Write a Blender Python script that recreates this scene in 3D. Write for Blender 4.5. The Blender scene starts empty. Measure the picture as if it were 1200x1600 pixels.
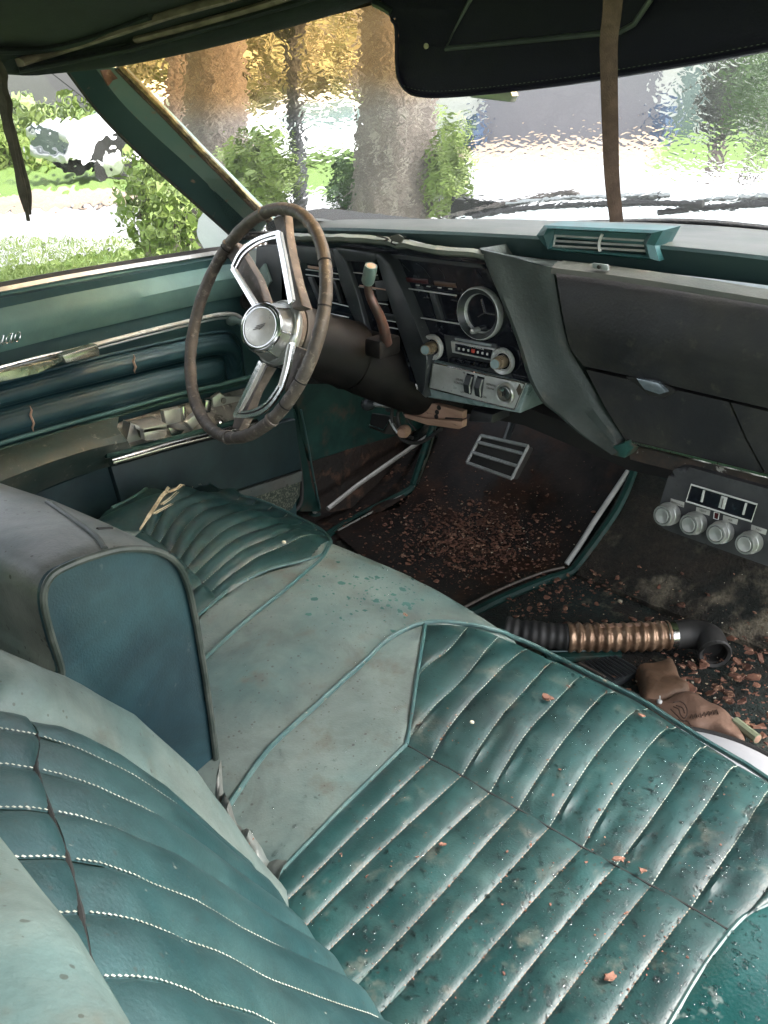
import bpy, bmesh, math, random
import numpy as np
from mathutils import Vector, Matrix, noise
random.seed(7)
rng = np.random.default_rng(7)
S = bpy.context.scene
COL = S.collection
R = math.radians

# ------------------------------------------------------------------ camera
# car frame: x to the passenger side, y forward, z up; metres; the cabin floor is z = 0.04
FPX = 1600.0
CAM = np.array([0.78, -1.25, 1.12])
MC = np.array([[0.74615091, 0.28871166, -0.59992033],
               [0.66571736, -0.31149017, 0.67808132],
               [0.0089007, -0.90532837, -0.42461903]])   # columns: right, down, forward
cd = bpy.data.cameras.new('camera'); cam = bpy.data.objects.new('camera', cd); COL.objects.link(cam)
cd.sensor_fit = 'VERTICAL'; cd.sensor_height = 36.0; cd.lens = 36.0 * FPX / 1600.0
cd.clip_start = 0.02; cd.clip_end = 3000.0
mw = Matrix.Identity(4)
for i in range(3):
    mw[i][0] = MC[i][0]; mw[i][1] = -MC[i][1]; mw[i][2] = -MC[i][2]; mw[i][3] = CAM[i]
cam.matrix_world = mw
S.camera = cam
# ------------------------------------------------------------------ world, sun, exposure
W = bpy.data.worlds.new("World"); S.world = W; W.use_nodes = True
nt = W.node_tree; nt.nodes.clear()
sky = nt.nodes.new('ShaderNodeTexSky'); sky.sky_type = 'NISHITA'; sky.sun_disc = False
SUN_EL, SUN_AZ = R(52), R(62)        # azimuth from +y towards +x
sky.sun_elevation = SUN_EL; sky.sun_rotation = SUN_AZ
sky.dust_density = 3.0; sky.air_density = 1.0; sky.ozone_density = 1.0
hs = nt.nodes.new('ShaderNodeHueSaturation'); hs.inputs['Saturation'].default_value = 0.3
bg = nt.nodes.new('ShaderNodeBackground'); bg.inputs['Strength'].default_value = 0.15
wo = nt.nodes.new('ShaderNodeOutputWorld')
nt.links.new(sky.outputs[0], hs.inputs['Color']); nt.links.new(hs.outputs[0], bg.inputs['Color']); nt.links.new(bg.outputs[0], wo.inputs[0])
sl = bpy.data.lights.new('sun', 'SUN'); sl.energy = 1.5; sl.angle = R(14); sl.color = (1.0, 0.96, 0.9)
so = bpy.data.objects.new('sun', sl); COL.objects.link(so)
sd = Vector((math.sin(SUN_AZ) * math.cos(SUN_EL), math.cos(SUN_AZ) * math.cos(SUN_EL), math.sin(SUN_EL)))
so.rotation_euler = (-sd).to_track_quat('-Z', 'Y').to_euler(); so.location = (5, 5, 8)
S.view_settings.view_transform = 'Standard'; S.view_settings.look = 'None'
S.view_settings.exposure = 2.35; S.view_settings.gamma = 1.0; S.view_settings.use_curve_mapping = False
S.render.engine = 'CYCLES'
S.cycles.max_bounces = 10; S.cycles.diffuse_bounces = 5; S.cycles.glossy_bounces = 4; S.cycles.transmission_bounces = 8
S.cycles.transparent_max_bounces = 12; S.cycles.use_denoising = True; S.cycles.sample_clamp_indirect = 6.0
S.cycles.blur_glossy = 0.6

# ------------------------------------------------------------------ measuring helpers (points on real surfaces of the place)
A = np.array
def ray(px, py): return MC @ A([px - 600.0, py - 800.0, FPX])
def on(px, py, ax, v):
    r = ray(px, py); t = (v - CAM[ax]) / r[ax]; return CAM + t * r
def at_x(px, py, v): return on(px, py, 0, v)
def at_y(px, py, v): return on(px, py, 1, v)
def at_z(px, py, v): return on(px, py, 2, v)
def at_pl(px, py, p0, n):
    r = ray(px, py); t = np.dot(A(p0) - CAM, n) / np.dot(r, n); return CAM + t * r
def at_f(px, py, f, t0=0.3, t1=4.0):
    r = ray(px, py); r = r / np.linalg.norm(r)
    ts = np.linspace(t0, t1, 800); P = CAM + ts[:, None] * r
    g = P[:, 2] - f(P[:, 0], P[:, 1])
    s = np.where((g[:-1] > 0) & (g[1:] <= 0))[0]
    if len(s) == 0: return at_z(px, py, 0.36)
    k = s[0]; t = ts[k] + (ts[k + 1] - ts[k]) * g[k] / (g[k] - g[k + 1]); return CAM + t * r
def nrm(v):
    v = A(v, float); return v / (np.linalg.norm(v) + 1e-12)

def crom(P, n=6, closed=False):
    P = [A(p, float) for p in P]; m = len(P); out = []
    for i in range(m if closed else m - 1):
        if closed: a, b, c, d = P[(i - 1) % m], P[i], P[(i + 1) % m], P[(i + 2) % m]
        else:
            b, c = P[i], P[i + 1]
            a = P[i - 1] if i > 0 else 2 * b - c
            d = P[i + 2] if i + 2 < m else 2 * c - b
        for k in range(n):
            t = k / n
            out.append(0.5 * ((2 * b) + (-a + c) * t + (2 * a - 5 * b + 4 * c - d) * t * t + (-a + 3 * b - 3 * c + d) * t ** 3))
    if not closed: out.append(P[-1])
    return A(out)
def resamp(P, n):
    P = A(P, float); d = np.r_[0, np.cumsum(np.linalg.norm(np.diff(P, axis=0), axis=1))]
    t = np.linspace(0, d[-1], n)
    return np.stack([np.interp(t, d, P[:, k]) for k in range(P.shape[1])], 1)

# ------------------------------------------------------------------ object helpers
WL = {}
def setp(o, label=None, cat=None, group=None, kind=None):
    if label: o['label'] = label
    if cat: o['category'] = cat
    if group: o['group'] = group
    if kind: o['kind'] = kind
    return o
def thing(name, label, cat, loc, group=None):
    o = bpy.data.objects.new(name, None); COL.objects.link(o); o.location = loc
    o.empty_display_size = 0.05
    WL[o.name] = A(loc, float); return setp(o, label, cat, group)
def mk(name, VF, mat, parent=None, smooth=True, sharp=38, label=None, cat=None, group=None, kind=None):
    V, F = VF; V = A(V, float).reshape(-1, 3)
    org = WL[parent.name] if parent is not None else A([V[:, 0].mean(), V[:, 1].mean(), V[:, 2].min()])
    me = bpy.data.meshes.new(name); me.from_pydata((V - org).tolist(), [], [tuple(int(i) for i in f) for f in F]); me.update()
    bm = bmesh.new(); bm.from_mesh(me); bmesh.ops.recalc_face_normals(bm, faces=bm.faces); bm.to_mesh(me); bm.free()
    if smooth:
        me.polygons.foreach_set('use_smooth', [True] * len(me.polygons)); me.set_sharp_from_angle(angle=R(sharp))
    mats = mat if isinstance(mat, (list, tuple)) else [mat]
    for m in mats: me.materials.append(m)
    o = bpy.data.objects.new(name, me); COL.objects.link(o)
    WL[o.name] = org
    if parent is not None: o.parent = parent
    else: o.location = org
    return setp(o, label, cat, group, kind)
def join(L):
    V = []; F = []; n = 0
    for v, f in L:
        v = A(v, float).reshape(-1, 3); V.append(v); F += [tuple(i + n for i in q) for q in f]; n += len(v)
    return np.concatenate(V), F
def sheet(G, cu=False, cv=False):
    G = A(G, float); a, b = G.shape[:2]; F = []
    for i in range(a if cu else a - 1):
        for j in range(b if cv else b - 1):
            i2, j2 = (i + 1) % a, (j + 1) % b
            F.append((i * b + j, i2 * b + j, i2 * b + j2, i * b + j2))
    return G.reshape(-1, 3), F
def solid_sheet(G, off):
    """a sheet with thickness: off is a vector or an array like G"""
    G = A(G, float); a, b = G.shape[:2]; B = G + A(off, float)
    V = np.concatenate([G.reshape(-1, 3), B.reshape(-1, 3)]); n = a * b; F = []
    for i in range(a - 1):
        for j in range(b - 1):
            q = (i * b + j, (i + 1) * b + j, (i + 1) * b + j + 1, i * b + j + 1)
            F.append(q); F.append(tuple(n + k for k in q[::-1]))
    rim = [(i, 0) for i in range(a)] + [(a - 1, j) for j in range(1, b)] + [(i, b - 1) for i in range(a - 2, -1, -1)] + [(0, j) for j in range(b - 2, 0, -1)]
    for k in range(len(rim)):
        p, q = rim[k], rim[(k + 1) % len(rim)]; u = p[0] * b + p[1]; w = q[0] * b + q[1]
        F.append((u, w, w + n, u + n))
    return V, F
def frames(P, closed=False):
    P = A(P, float); n = len(P); T = np.zeros_like(P)
    for i in range(n):
        if closed: T[i] = P[(i + 1) % n] - P[i - 1]
        else: T[i] = P[min(i + 1, n - 1)] - P[max(i - 1, 0)]
        T[i] = nrm(T[i])
    u = np.cross(T[0], [0, 0, 1]);
    if np.linalg.norm(u) < 1e-3: u = np.cross(T[0], [1, 0, 0])
    U = [nrm(u)]
    for i in range(1, n):
        w = U[-1] - T[i] * np.dot(U[-1], T[i]); U.append(nrm(w))
    U = A(U); return T, U, np.cross(T, U)
def tube(P, r, seg=8, closed=False, flat=1.0):
    P = A(P, float); n = len(P); T, U, B = frames(P, closed)
    r = np.broadcast_to(A(r, float), (n,)); a = np.linspace(0, 2 * math.pi, seg, endpoint=False)
    G = P[:, None] + r[:, None, None] * (np.cos(a)[None, :, None] * U[:, None] + flat * np.sin(a)[None, :, None] * B[:, None])
    V, F = sheet(G, cu=closed, cv=True)
    if not closed: F += [tuple(range(seg)), tuple((n - 1) * seg + k for k in range(seg))[::-1]]
    return V, F
def bar(P, w, t, up):
    """rectangular bar along P: width w along 'side', thickness t along up"""
    P = A(P, float); n = len(P); up = A(up, float); out = []
    for i in range(n):
        T = nrm(P[min(i + 1, n - 1)] - P[max(i - 1, 0)]); s = nrm(np.cross(T, up)); u = nrm(np.cross(s, T))
        out.append([P[i] - s * w / 2, P[i] - s * w / 2 + u * t, P[i] + s * w / 2 + u * t, P[i] + s * w / 2])
    V, F = sheet(A(out), cv=True); F += [(0, 1, 2, 3), tuple((n - 1) * 4 + k for k in (3, 2, 1, 0))]
    return V, F
def lathe(prof, o, ax, seg=32, ref=None):
    ax = nrm(ax); r0 = nrm(np.cross(ax, ref if ref is not None else ([0, 0, 1] if abs(ax[2]) < .9 else [1, 0, 0]))); r1 = np.cross(ax, r0)
    a = np.linspace(0, 2 * math.pi, seg, endpoint=False)
    d = np.cos(a)[:, None] * r0 + np.sin(a)[:, None] * r1
    G = A([A(o) + ax * h + d * max(r, 1e-5) for r, h in prof]); V, F = sheet(G, cv=True)
    return V, F
def box(c, s, rot=None, bev=0.0, seg=2):
    bm = bmesh.new(); bmesh.ops.create_cube(bm, size=1.0)
    for v in bm.verts: v.co = Vector((v.co.x * s[0], v.co.y * s[1], v.co.z * s[2]))
    if bev > 0: bmesh.ops.bevel(bm, geom=list(bm.edges), offset=bev, segments=seg, affect='EDGES', profile=0.5)
    return bmvf(bm, c, rot)
def bmvf(bm, c=(0, 0, 0), rot=None):
    V = A([v.co[:] for v in bm.verts]); bm.verts.index_update(); F = [tuple(v.index for v in f.verts) for f in bm.faces]; bm.free()
    if rot is not None: V = V @ A(rot).T
    return V + A(c, float), F
def slab(poly, back, bev=0.0, seg=2, rnd=0.0):
    """polygon in space pushed along back, front edge bevelled"""
    P = [A(p, float) for p in poly]
    if rnd > 0:
        Q = []; n = len(P)
        for i in range(n):
            a, b, c = P[i - 1], P[i], P[(i + 1) % n]; l1 = np.linalg.norm(a - b); l2 = np.linalg.norm(c - b); r = min(rnd, l1 * .45, l2 * .45)
            p, q = b + nrm(a - b) * r, b + nrm(c - b) * r
            for t in (0, .25, .5, .75, 1): Q.append((1 - t) ** 2 * p + 2 * t * (1 - t) * b + t * t * q)
        P = Q
    bm = bmesh.new(); f = [bm.verts.new(p) for p in P]; g = [bm.verts.new(p + A(back, float)) for p in P]; n = len(P)
    top = bm.faces.new(f); bm.faces.new(g[::-1])
    for i in range(n): bm.faces.new((f[i], f[(i + 1) % n], g[(i + 1) % n], g[i]))
    if bev > 0:
        try: bmesh.ops.bevel(bm, geom=list(top.edges), offset=bev, segments=seg, affect='EDGES', profile=0.5)
        except Exception: pass
    bmesh.ops.recalc_face_normals(bm, faces=bm.faces)
    return bmvf(bm)
def inpoly(x, y, P):
    P = A(P); x = np.asarray(x); y = np.asarray(y); c = np.zeros(x.shape, bool); n = len(P); j = n - 1
    for i in range(n):
        xi, yi, xj, yj = P[i][0], P[i][1], P[j][0], P[j][1]
        c ^= ((yi > y) != (yj > y)) & (x < (xj - xi) * (y - yi) / (yj - yi + 1e-12) + xi); j = i
    return c
def dpoly(x, y, P, closed=True):
    P = A(P)[:, :2]; d = np.full(np.shape(x), 1e9); n = len(P)
    for i in range(n if closed else n - 1):
        a, b = P[i], P[(i + 1) % n]; ab = b - a; L = ab @ ab + 1e-12
        t = np.clip(((x - a[0]) * ab[0] + (y - a[1]) * ab[1]) / L, 0, 1)
        d = np.minimum(d, np.hypot(x - a[0] - t * ab[0], y - a[1] - t * ab[1]))
    return d
def nz(x, y, z=0.0, s=1.0): return noise.noise(Vector((x * s, y * s, z * s)))

# ------------------------------------------------------------------ materials
MATS = {}
def nodes(name):
    m = bpy.data.materials.new(name); m.use_nodes = True; n = m.node_tree; n.nodes.clear()
    o = n.nodes.new('ShaderNodeOutputMaterial'); b = n.nodes.new('ShaderNodeBsdfPrincipled'); n.links.new(b.outputs[0], o.inputs[0])
    MATS[name] = m; return m, n, b, o
def N(n, t, **k):
    x = n.nodes.new(t)
    for a, v in k.items():
        if a.startswith('i_'): x.inputs[a[2:].replace('_', ' ')].default_value = v
        else: setattr(x, a, v)
    return x
MUTE = [0.16]
def mute(c):
    if not c: return c
    l = .25 * c[0] + .6 * c[1] + .15 * c[2]; k = MUTE[0]
    return tuple(v * (1 - k) + l * k for v in c)
def mat(name, c1, c2=None, rough=0.5, metal=0.0, scale=12.0, detail=6.0, lo=0.35, hi=0.65, c3=None, s3=60.0, lo3=0.62, hi3=0.68,
        bump=0.0, bscale=300.0, rvar=0.15, stretch=(1, 1, 1), coat=0.0, wave=None, spec=0.5, mott=0.0, mots=16.0, specks=0.0, spk=160.0, dust=None, dlo=0.3, sheen=0.0, big=0.0, bigs=8.0, smear=None):
    c1 = mute(c1); c2 = mute(c2); c3 = mute(c3); dust = mute(dust)
    m, n, b, o = nodes(name); L = n.links.new
    tc = N(n, 'ShaderNodeTexCoord'); mp = N(n, 'ShaderNodeMapping'); mp.inputs['Scale'].default_value = stretch
    L(tc.outputs['Object'], mp.inputs[0]); co = mp.outputs[0]
    c2 = c2 or tuple(v * 0.75 for v in c1)
    n1 = N(n, 'ShaderNodeTexNoise', i_Scale=scale, i_Detail=detail, i_Roughness=0.6); L(co, n1.inputs['Vector'])
    r1 = N(n, 'ShaderNodeMapRange', interpolation_type='SMOOTHSTEP'); r1.inputs[1].default_value = lo; r1.inputs[2].default_value = hi; L(n1.outputs[0], r1.inputs[0])
    mx = N(n, 'ShaderNodeMix', data_type='RGBA'); mx.inputs[6].default_value = (*c1, 1); mx.inputs[7].default_value = (*c2, 1); L(r1.outputs[0], mx.inputs[0])
    col = mx.outputs[2]
    if c3:
        n3 = N(n, 'ShaderNodeTexNoise', i_Scale=s3, i_Detail=4.0, i_Roughness=0.65); L(co, n3.inputs['Vector'])
        r3 = N(n, 'ShaderNodeMapRange', interpolation_type='SMOOTHSTEP'); r3.inputs[1].default_value = lo3; r3.inputs[2].default_value = hi3; L(n3.outputs[0], r3.inputs[0])
        m3 = N(n, 'ShaderNodeMix', data_type='RGBA'); L(r3.outputs[0], m3.inputs[0]); L(col, m3.inputs[6]); m3.inputs[7].default_value = (*c3, 1); col = m3.outputs[2]
    if dust:   # dust settles on what faces up
        ge = N(n, 'ShaderNodeNewGeometry'); sp = N(n, 'ShaderNodeSeparateXYZ'); L(ge.outputs['Normal'], sp.inputs[0])
        nd = N(n, 'ShaderNodeTexNoise', i_Scale=22.0, i_Detail=5.0); L(co, nd.inputs['Vector'])
        ad = N(n, 'ShaderNodeMath', operation='MULTIPLY'); L(sp.outputs[2], ad.inputs[0]); L(nd.outputs[0], ad.inputs[1])
        rd = N(n, 'ShaderNodeMapRange', interpolation_type='SMOOTHSTEP'); rd.inputs[1].default_value = dlo; rd.inputs[2].default_value = dlo + .3; L(ad.outputs[0], rd.inputs[0])
        md = N(n, 'ShaderNodeMix', data_type='RGBA'); L(rd.outputs[0], md.inputs[0]); L(col, md.inputs[6]); md.inputs[7].default_value = (*dust, 1); col = md.outputs[2]
    if mott > 0:    # blotchy ageing at several sizes
        nm_ = N(n, 'ShaderNodeTexNoise', i_Scale=mots, i_Detail=12.0, i_Roughness=0.72, i_Distortion=0.6); L(co, nm_.inputs['Vector'])
        rm_ = N(n, 'ShaderNodeMapRange'); rm_.inputs[1].default_value = .32; rm_.inputs[2].default_value = .68; rm_.inputs[3].default_value = 1 - mott; rm_.inputs[4].default_value = 1 + mott; L(nm_.outputs[0], rm_.inputs[0])
        vm = N(n, 'ShaderNodeVectorMath', operation='SCALE'); L(col, vm.inputs[0]); L(rm_.outputs[0], vm.inputs['Scale']); col = vm.outputs[0]
    if specks > 0:  # fly specks and rain marks
        vo = N(n, 'ShaderNodeTexVoronoi', i_Scale=spk); L(co, vo.inputs['Vector'])
        sx = N(n, 'ShaderNodeSeparateXYZ'); L(vo.outputs['Color'], sx.inputs[0])
        th = N(n, 'ShaderNodeMath', operation='MULTIPLY'); L(sx.outputs[0], th.inputs[0]); L(sx.outputs[1], th.inputs[1])
        rt_ = N(n, 'ShaderNodeMapRange'); rt_.inputs[1].default_value = .45; rt_.inputs[2].default_value = .9; rt_.inputs[3].default_value = 0.0; rt_.inputs[4].default_value = .42; L(th.outputs[0], rt_.inputs[0])
        lt = N(n, 'ShaderNodeMath', operation='LESS_THAN'); L(vo.outputs['Distance'], lt.inputs[0]); L(rt_.outputs[0], lt.inputs[1])
        ms = N(n, 'ShaderNodeMath', operation='MULTIPLY'); L(lt.outputs[0], ms.inputs[0]); ms.inputs[1].default_value = specks
        m4 = N(n, 'ShaderNodeMix', data_type='RGBA'); L(ms.outputs[0], m4.inputs[0]); L(col, m4.inputs[6]); m4.inputs[7].default_value = (.025, .022, .016, 1); col = m4.outputs[2]
    L(col, b.inputs['Base Color'])
    rr = N(n, 'ShaderNodeMapRange'); rr.inputs[3].default_value = max(0.03, rough - rvar); rr.inputs[4].default_value = min(1, rough + rvar); L(n1.outputs[0], rr.inputs[0]); L(rr.outputs[0], b.inputs['Roughness'])
    b.inputs['Metallic'].default_value = metal; b.inputs['Specular IOR Level'].default_value = spec; b.inputs['Coat Weight'].default_value = coat; b.inputs['Coat Roughness'].default_value = 0.15
    b.inputs['Sheen Weight'].default_value = sheen
    prev = None
    if big > 0:
        nb = N(n, 'ShaderNodeTexNoise', i_Scale=bigs, i_Detail=3.0); L(co, nb.inputs['Vector'])
        bu = N(n, 'ShaderNodeBump', i_Strength=1.0, i_Distance=big); L(nb.outputs[0], bu.inputs['Height']); prev = bu.outputs[0]
    if bump > 0:
        if wave:
            nb = N(n, 'ShaderNodeTexWave', i_Scale=wave, i_Distortion=0.3); L(co, nb.inputs['Vector'])
        else:
            nb = N(n, 'ShaderNodeTexNoise', i_Scale=bscale, i_Detail=3.0); L(co, nb.inputs['Vector'])
        bu = N(n, 'ShaderNodeBump', i_Strength=1.0, i_Distance=bump); L(nb.outputs[0], bu.inputs['Height'])
        if prev: L(prev, bu.inputs['Normal'])
        prev = bu.outputs[0]
    if prev: L(prev, b.inputs['Normal'])
    return m

TEAL = mat('teal_vinyl', (0.001, 0.025, 0.0245), (0.005, 0.038, 0.036), mott=.42, mots=14, specks=.7, spk=210, rough=0.44, scale=12, c3=(0.07, 0.075, 0.058), s3=26, lo3=.54, hi3=.78, bump=0.00025, bscale=420, rvar=.10, dust=(0.020, 0.060, 0.054), dlo=.5, big=.002, bigs=14)
TEALB = mat('teal_vinyl_back', (0.005, 0.031, 0.034), (0.015, 0.048, 0.049), mott=.35, mots=20, specks=.4, spk=260, rough=0.42, scale=9, c3=(0.19, 0.2, 0.17), s3=110, lo3=.68, hi3=.78, bump=0.0003, bscale=420, rvar=.10, big=.002, bigs=14)
FADED = mat('faded_vinyl', (0.105, 0.135, 0.120), (0.048, 0.092, 0.088), mott=.30, mots=11, specks=.6, spk=230, rough=0.5, scale=5, c3=(0.075, 0.072, 0.052), s3=16, lo3=.52, hi3=.78, bump=0.0003, bscale=380, big=.003, bigs=9)
SIDE = mat('blue_side_vinyl', (0.005, 0.030, 0.042), (0.011, 0.052, 0.062), mott=.4, mots=6, rough=0.45, scale=7, c3=(0.10, 0.12, 0.11), s3=30, lo3=.64, hi3=.8, bump=0.0003, bscale=380, big=.003, bigs=7)
GREYV = mat('worn_grey_vinyl', (0.12, 0.12, 0.105), (0.065, 0.085, 0.078), mott=.35, mots=12, specks=.9, spk=140, rough=0.42, scale=7, c3=(0.07, 0.07, 0.055), s3=120, lo3=.62, hi3=.7, bump=0.0003, big=.003, bigs=9)
PIPE = mat('teal_piping', (0.016, 0.066, 0.066), (0.035, 0.088, 0.082), rough=0.4, scale=30, c3=(.16, .15, .11), s3=90, lo3=.62, hi3=.72)
PIPED = mat('dark_piping', (0.022, 0.034, 0.028), (0.06, 0.07, 0.058), rough=0.5, scale=30)
THREADB = mat('dirty_thread', (0.28, 0.22, 0.16), (0.14, 0.10, 0.07), rough=0.9, scale=40)
THREAD = mat('pale_thread', (0.50, 0.50, 0.42), (0.25, 0.26, 0.2), rough=0.8, scale=40)
FOAM = mat('torn_foam', (0.55, 0.47, 0.30), (0.3, 0.24, 0.14), rough=0.95, scale=60, bump=.001, bscale=200)
DOORT = mat('door_teal', (0.016, 0.056, 0.058), (0.011, 0.040, 0.046), mott=.18, mots=9, spec=.3, rough=0.55, scale=6, bump=0.0002, c3=(.14, .2, .18), s3=80, lo3=.7, hi3=.76)
DOORL = mat('door_top_teal', (0.07, 0.155, 0.14), (0.055, 0.13, 0.12), spec=.3, mott=.12, rough=0.6, scale=6, bump=0.0002)
PADM = mat('door_pad_vinyl', (0.006, 0.030, 0.040), (0.010, 0.040, 0.050), spec=.2, rough=0.5, scale=8, bump=0.0006, wave=60, stretch=(1, 1, 1), rvar=.06, c3=(.08, .09, .08), s3=50, lo3=.7, hi3=.8)
DARKD = mat('door_lower_dark', (0.006, 0.024, 0.029), (0.009, 0.030, 0.031), mott=.3, rough=0.55, scale=8, c3=(.2, .2, .17), s3=90, lo3=.74, hi3=.78)
PAINT = mat('green_paint', (0.0035, 0.030, 0.025), (0.006, 0.042, 0.034), mott=.5, mots=6, spec=.25, rough=0.55, scale=10, c3=(.055, .04, .028), s3=12, lo3=.54, hi3=.72)
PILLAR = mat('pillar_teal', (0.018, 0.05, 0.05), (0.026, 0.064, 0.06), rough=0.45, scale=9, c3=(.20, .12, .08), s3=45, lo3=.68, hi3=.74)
PILLAR2 = mat('pillar_pale', (0.17, 0.235, 0.20), (0.12, 0.21, 0.19), rough=0.5, scale=9, c3=(.25, .16, .12), s3=45, lo3=.58, hi3=.7)  # much paler tone than the pillar's side face
DASHT = mat('dash_top_vinyl', (0.074, 0.074, 0.060), (0.058, 0.066, 0.055), mott=.15, mots=8, rough=0.5, scale=6, bump=.0003, c3=(.11, .08, .06), s3=20, lo3=.58, hi3=.75)
DASHF = mat('dash_band_vinyl', (0.014, 0.040, 0.040), (0.019, 0.05, 0.046), rough=0.5, scale=6, bump=.0003)
OLIVE = mat('olive_dash_vinyl', (0.011, 0.011, 0.014), (0.024, 0.022, 0.019), mott=.55, mots=7, rough=0.55, scale=11, bump=.0005, bscale=260, c3=(.045, .04, .03), s3=40, lo3=.58, hi3=.75)
OLIVE2 = mat('centre_dash_vinyl', (0.028, 0.040, 0.036), (0.020, 0.028, 0.024), mott=.2, mots=5, rough=0.5, scale=11, bump=.0005, bscale=260, c3=(.05, .05, .038), s3=30, lo3=.58, hi3=.75)
BLACKP = mat('black_plastic', (0.018, 0.021, 0.024), (0.03, 0.035, 0.038), rough=0.4, scale=20, c3=(.12, .12, .11), s3=60, lo3=.66, hi3=.76, rvar=.1)
VOID = mat('under_dash_black', (0.008, 0.008, 0.008), (0.014, 0.012, 0.01), rough=0.9, scale=20)
GLOSSB = mat('gloss_black', (0.006, 0.007, 0.012), (0.01, 0.012, 0.018), rough=0.13, scale=12, rvar=.08, c3=(.08, .09, .10), s3=28, lo3=.62, hi3=.7)
BRIGHT = mat('bright_trim', (0.5, 0.51, 0.5), (0.36, 0.36, 0.34), rough=0.3, metal=0.25, scale=25)  # pale, barely metallic: stands in for reflections that chrome would carry
CHROME = mat('chrome', (0.62, 0.62, 0.60), (0.5, 0.5, 0.48), rough=0.18, metal=1.0, scale=25, rvar=.1, c3=(.16, .12, .08), s3=120, lo3=.66, hi3=.72, bump=.0002, bscale=150)
STEEL = mat('brushed_aluminium', (0.44, 0.43, 0.39), (0.34, 0.32, 0.29), mott=.15, rough=0.36, metal=0.4, scale=14, rvar=.12, c3=(.2, .17, .12), s3=100, lo3=.68, hi3=.74)
SATIN = mat('satin_silver', (0.50, 0.51, 0.48), (0.38, 0.39, 0.36), rough=0.32, metal=0.7, scale=22, rvar=.12)
STRIPM = mat('faded_trim_strip', (0.33, 0.36, 0.37), (0.25, 0.3, 0.31), rough=0.35, metal=.5, scale=22)
VENT = mat('teal_vent_plastic', (0.006, 0.060, 0.064), (0.012, 0.078, 0.08), rough=0.4, scale=14)
RIM = mat('weathered_rim', (0.095, 0.073, 0.054), (0.055, 0.043, 0.034), rough=0.55, scale=40, c3=(.17, .14, .105), s3=90, lo3=.55, hi3=.68, bump=.0012, bscale=110, stretch=(1, 1, 1), rvar=.15)
SPOKEM = mat('spoke_brown', (0.12, 0.09, 0.07), (0.07, 0.055, 0.045), rough=0.6, scale=45, c3=(.22, .19, .16), s3=100, lo3=.6, hi3=.7, bump=.0006, bscale=120)
COLUMN = mat('column_brown', (0.005, 0.0045, 0.0045), (0.009, 0.0072, 0.0066), spec=.2, mott=.4, rough=0.55, scale=18, c3=(.02, .016, .013), s3=45, lo3=.62, hi3=.76)
LEVERM = mat('rusty_lever', (0.07, 0.025, 0.015), (0.035, 0.018, 0.014), rough=0.45, scale=40)
KNOBG = mat('lever_knob_grey', (0.10, 0.16, 0.14), (0.07, 0.11, 0.10), rough=0.4, scale=40)
TIPC = mat('copper_tip', (0.42, 0.24, 0.16), (0.3, 0.16, 0.1), rough=0.5, scale=50)
RUSTF = mat('rusty_floor', (0.022, 0.011, 0.007), (0.012, 0.009, 0.007), rough=0.62, scale=9, c3=(.09, .04, .02), s3=22, lo3=.52, hi3=.68, bump=.003, bscale=70, rvar=.3)
MATF = mat('rubber_floor_mat', (0.013, 0.009, 0.0075), (0.024, 0.0155, 0.0115), mott=.5, mots=14, spec=.25, rough=0.52, scale=7, c3=(.040, .016, .008), s3=9, lo3=.48, hi3=.62, bump=.0008, bscale=120, rvar=.25)
CARPET = mat('wet_carpet', (0.030, 0.021, 0.013), (0.009, 0.012, 0.009), mott=.6, mots=90, rough=0.85, scale=9, c3=(.22, .18, .12), s3=6.5, lo3=.50, hi3=.68, bump=.006, bscale=260, rvar=.1)
CARPETG = mat('green_carpet', (0.006, 0.019, 0.016), (0.016, 0.013, 0.009), mott=.6, mots=60, rough=0.9, scale=12, c3=(.08, .075, .05), s3=16, lo3=.58, hi3=.7, bump=.006, bscale=260, rvar=.1)
CARPETD = mat('door_carpet', (0.05, 0.065, 0.045), (0.03, 0.045, 0.035), rough=0.95, scale=150, c3=(.16, .17, .12), s3=200, lo3=.5, hi3=.6, bump=.004, bscale=300)
WOOD = mat('bare_board', (0.36, 0.20, 0.13), (0.28, 0.15, 0.09), rough=0.7, scale=14, stretch=(1, 6, 6), c3=(.12, .06, .04), s3=40, lo3=.62, hi3=.7)
RUBBER = mat('black_rubber', (0.02, 0.019, 0.019), (0.032, 0.03, 0.028), rough=0.6, scale=30)
TAPE = mat('copper_foil_hose', (0.36, 0.22, 0.13), (0.16, 0.085, 0.045), rough=0.33, metal=.55, scale=30, bump=.002, bscale=90)
LEATHER = mat('brown_leather', (0.15, 0.075, 0.045), (0.20, 0.11, 0.07), mott=.25, rough=0.65, scale=16, bump=.0008, bscale=160, big=.006, bigs=22)
LEATHER2 = mat('dark_brown_leather', (0.10, 0.05, 0.022), (0.14, 0.07, 0.034), mott=.3, rough=0.7, scale=16, bump=.0008, bscale=160, big=.006, bigs=22)
INK = mat('brown_ink', (0.07, 0.035, 0.022), rough=.8)
BLUEB = mat('dark_plastic_grey', (0.02, 0.022, 0.026), (0.03, 0.03, 0.034), rough=0.45)
ACM = mat('grey_black_casing', (0.030, 0.030, 0.033), (0.045, 0.045, 0.047), mott=.35, mots=14, rough=0.5, scale=16, c3=(.015, .014, .014), s3=60, lo3=.62, hi3=.68)
FLAKE = mat('dry_flakes', (0.20, 0.080, 0.042), (0.085, 0.032, 0.019), rough=0.8, scale=35, c3=(.34, .18, .10), s3=50, lo3=.56, hi3=.64)
FLAKEP = mat('pale_crumbs', (0.5, 0.45, 0.34), (0.4, 0.3, 0.18), rough=0.9, scale=60)
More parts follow.
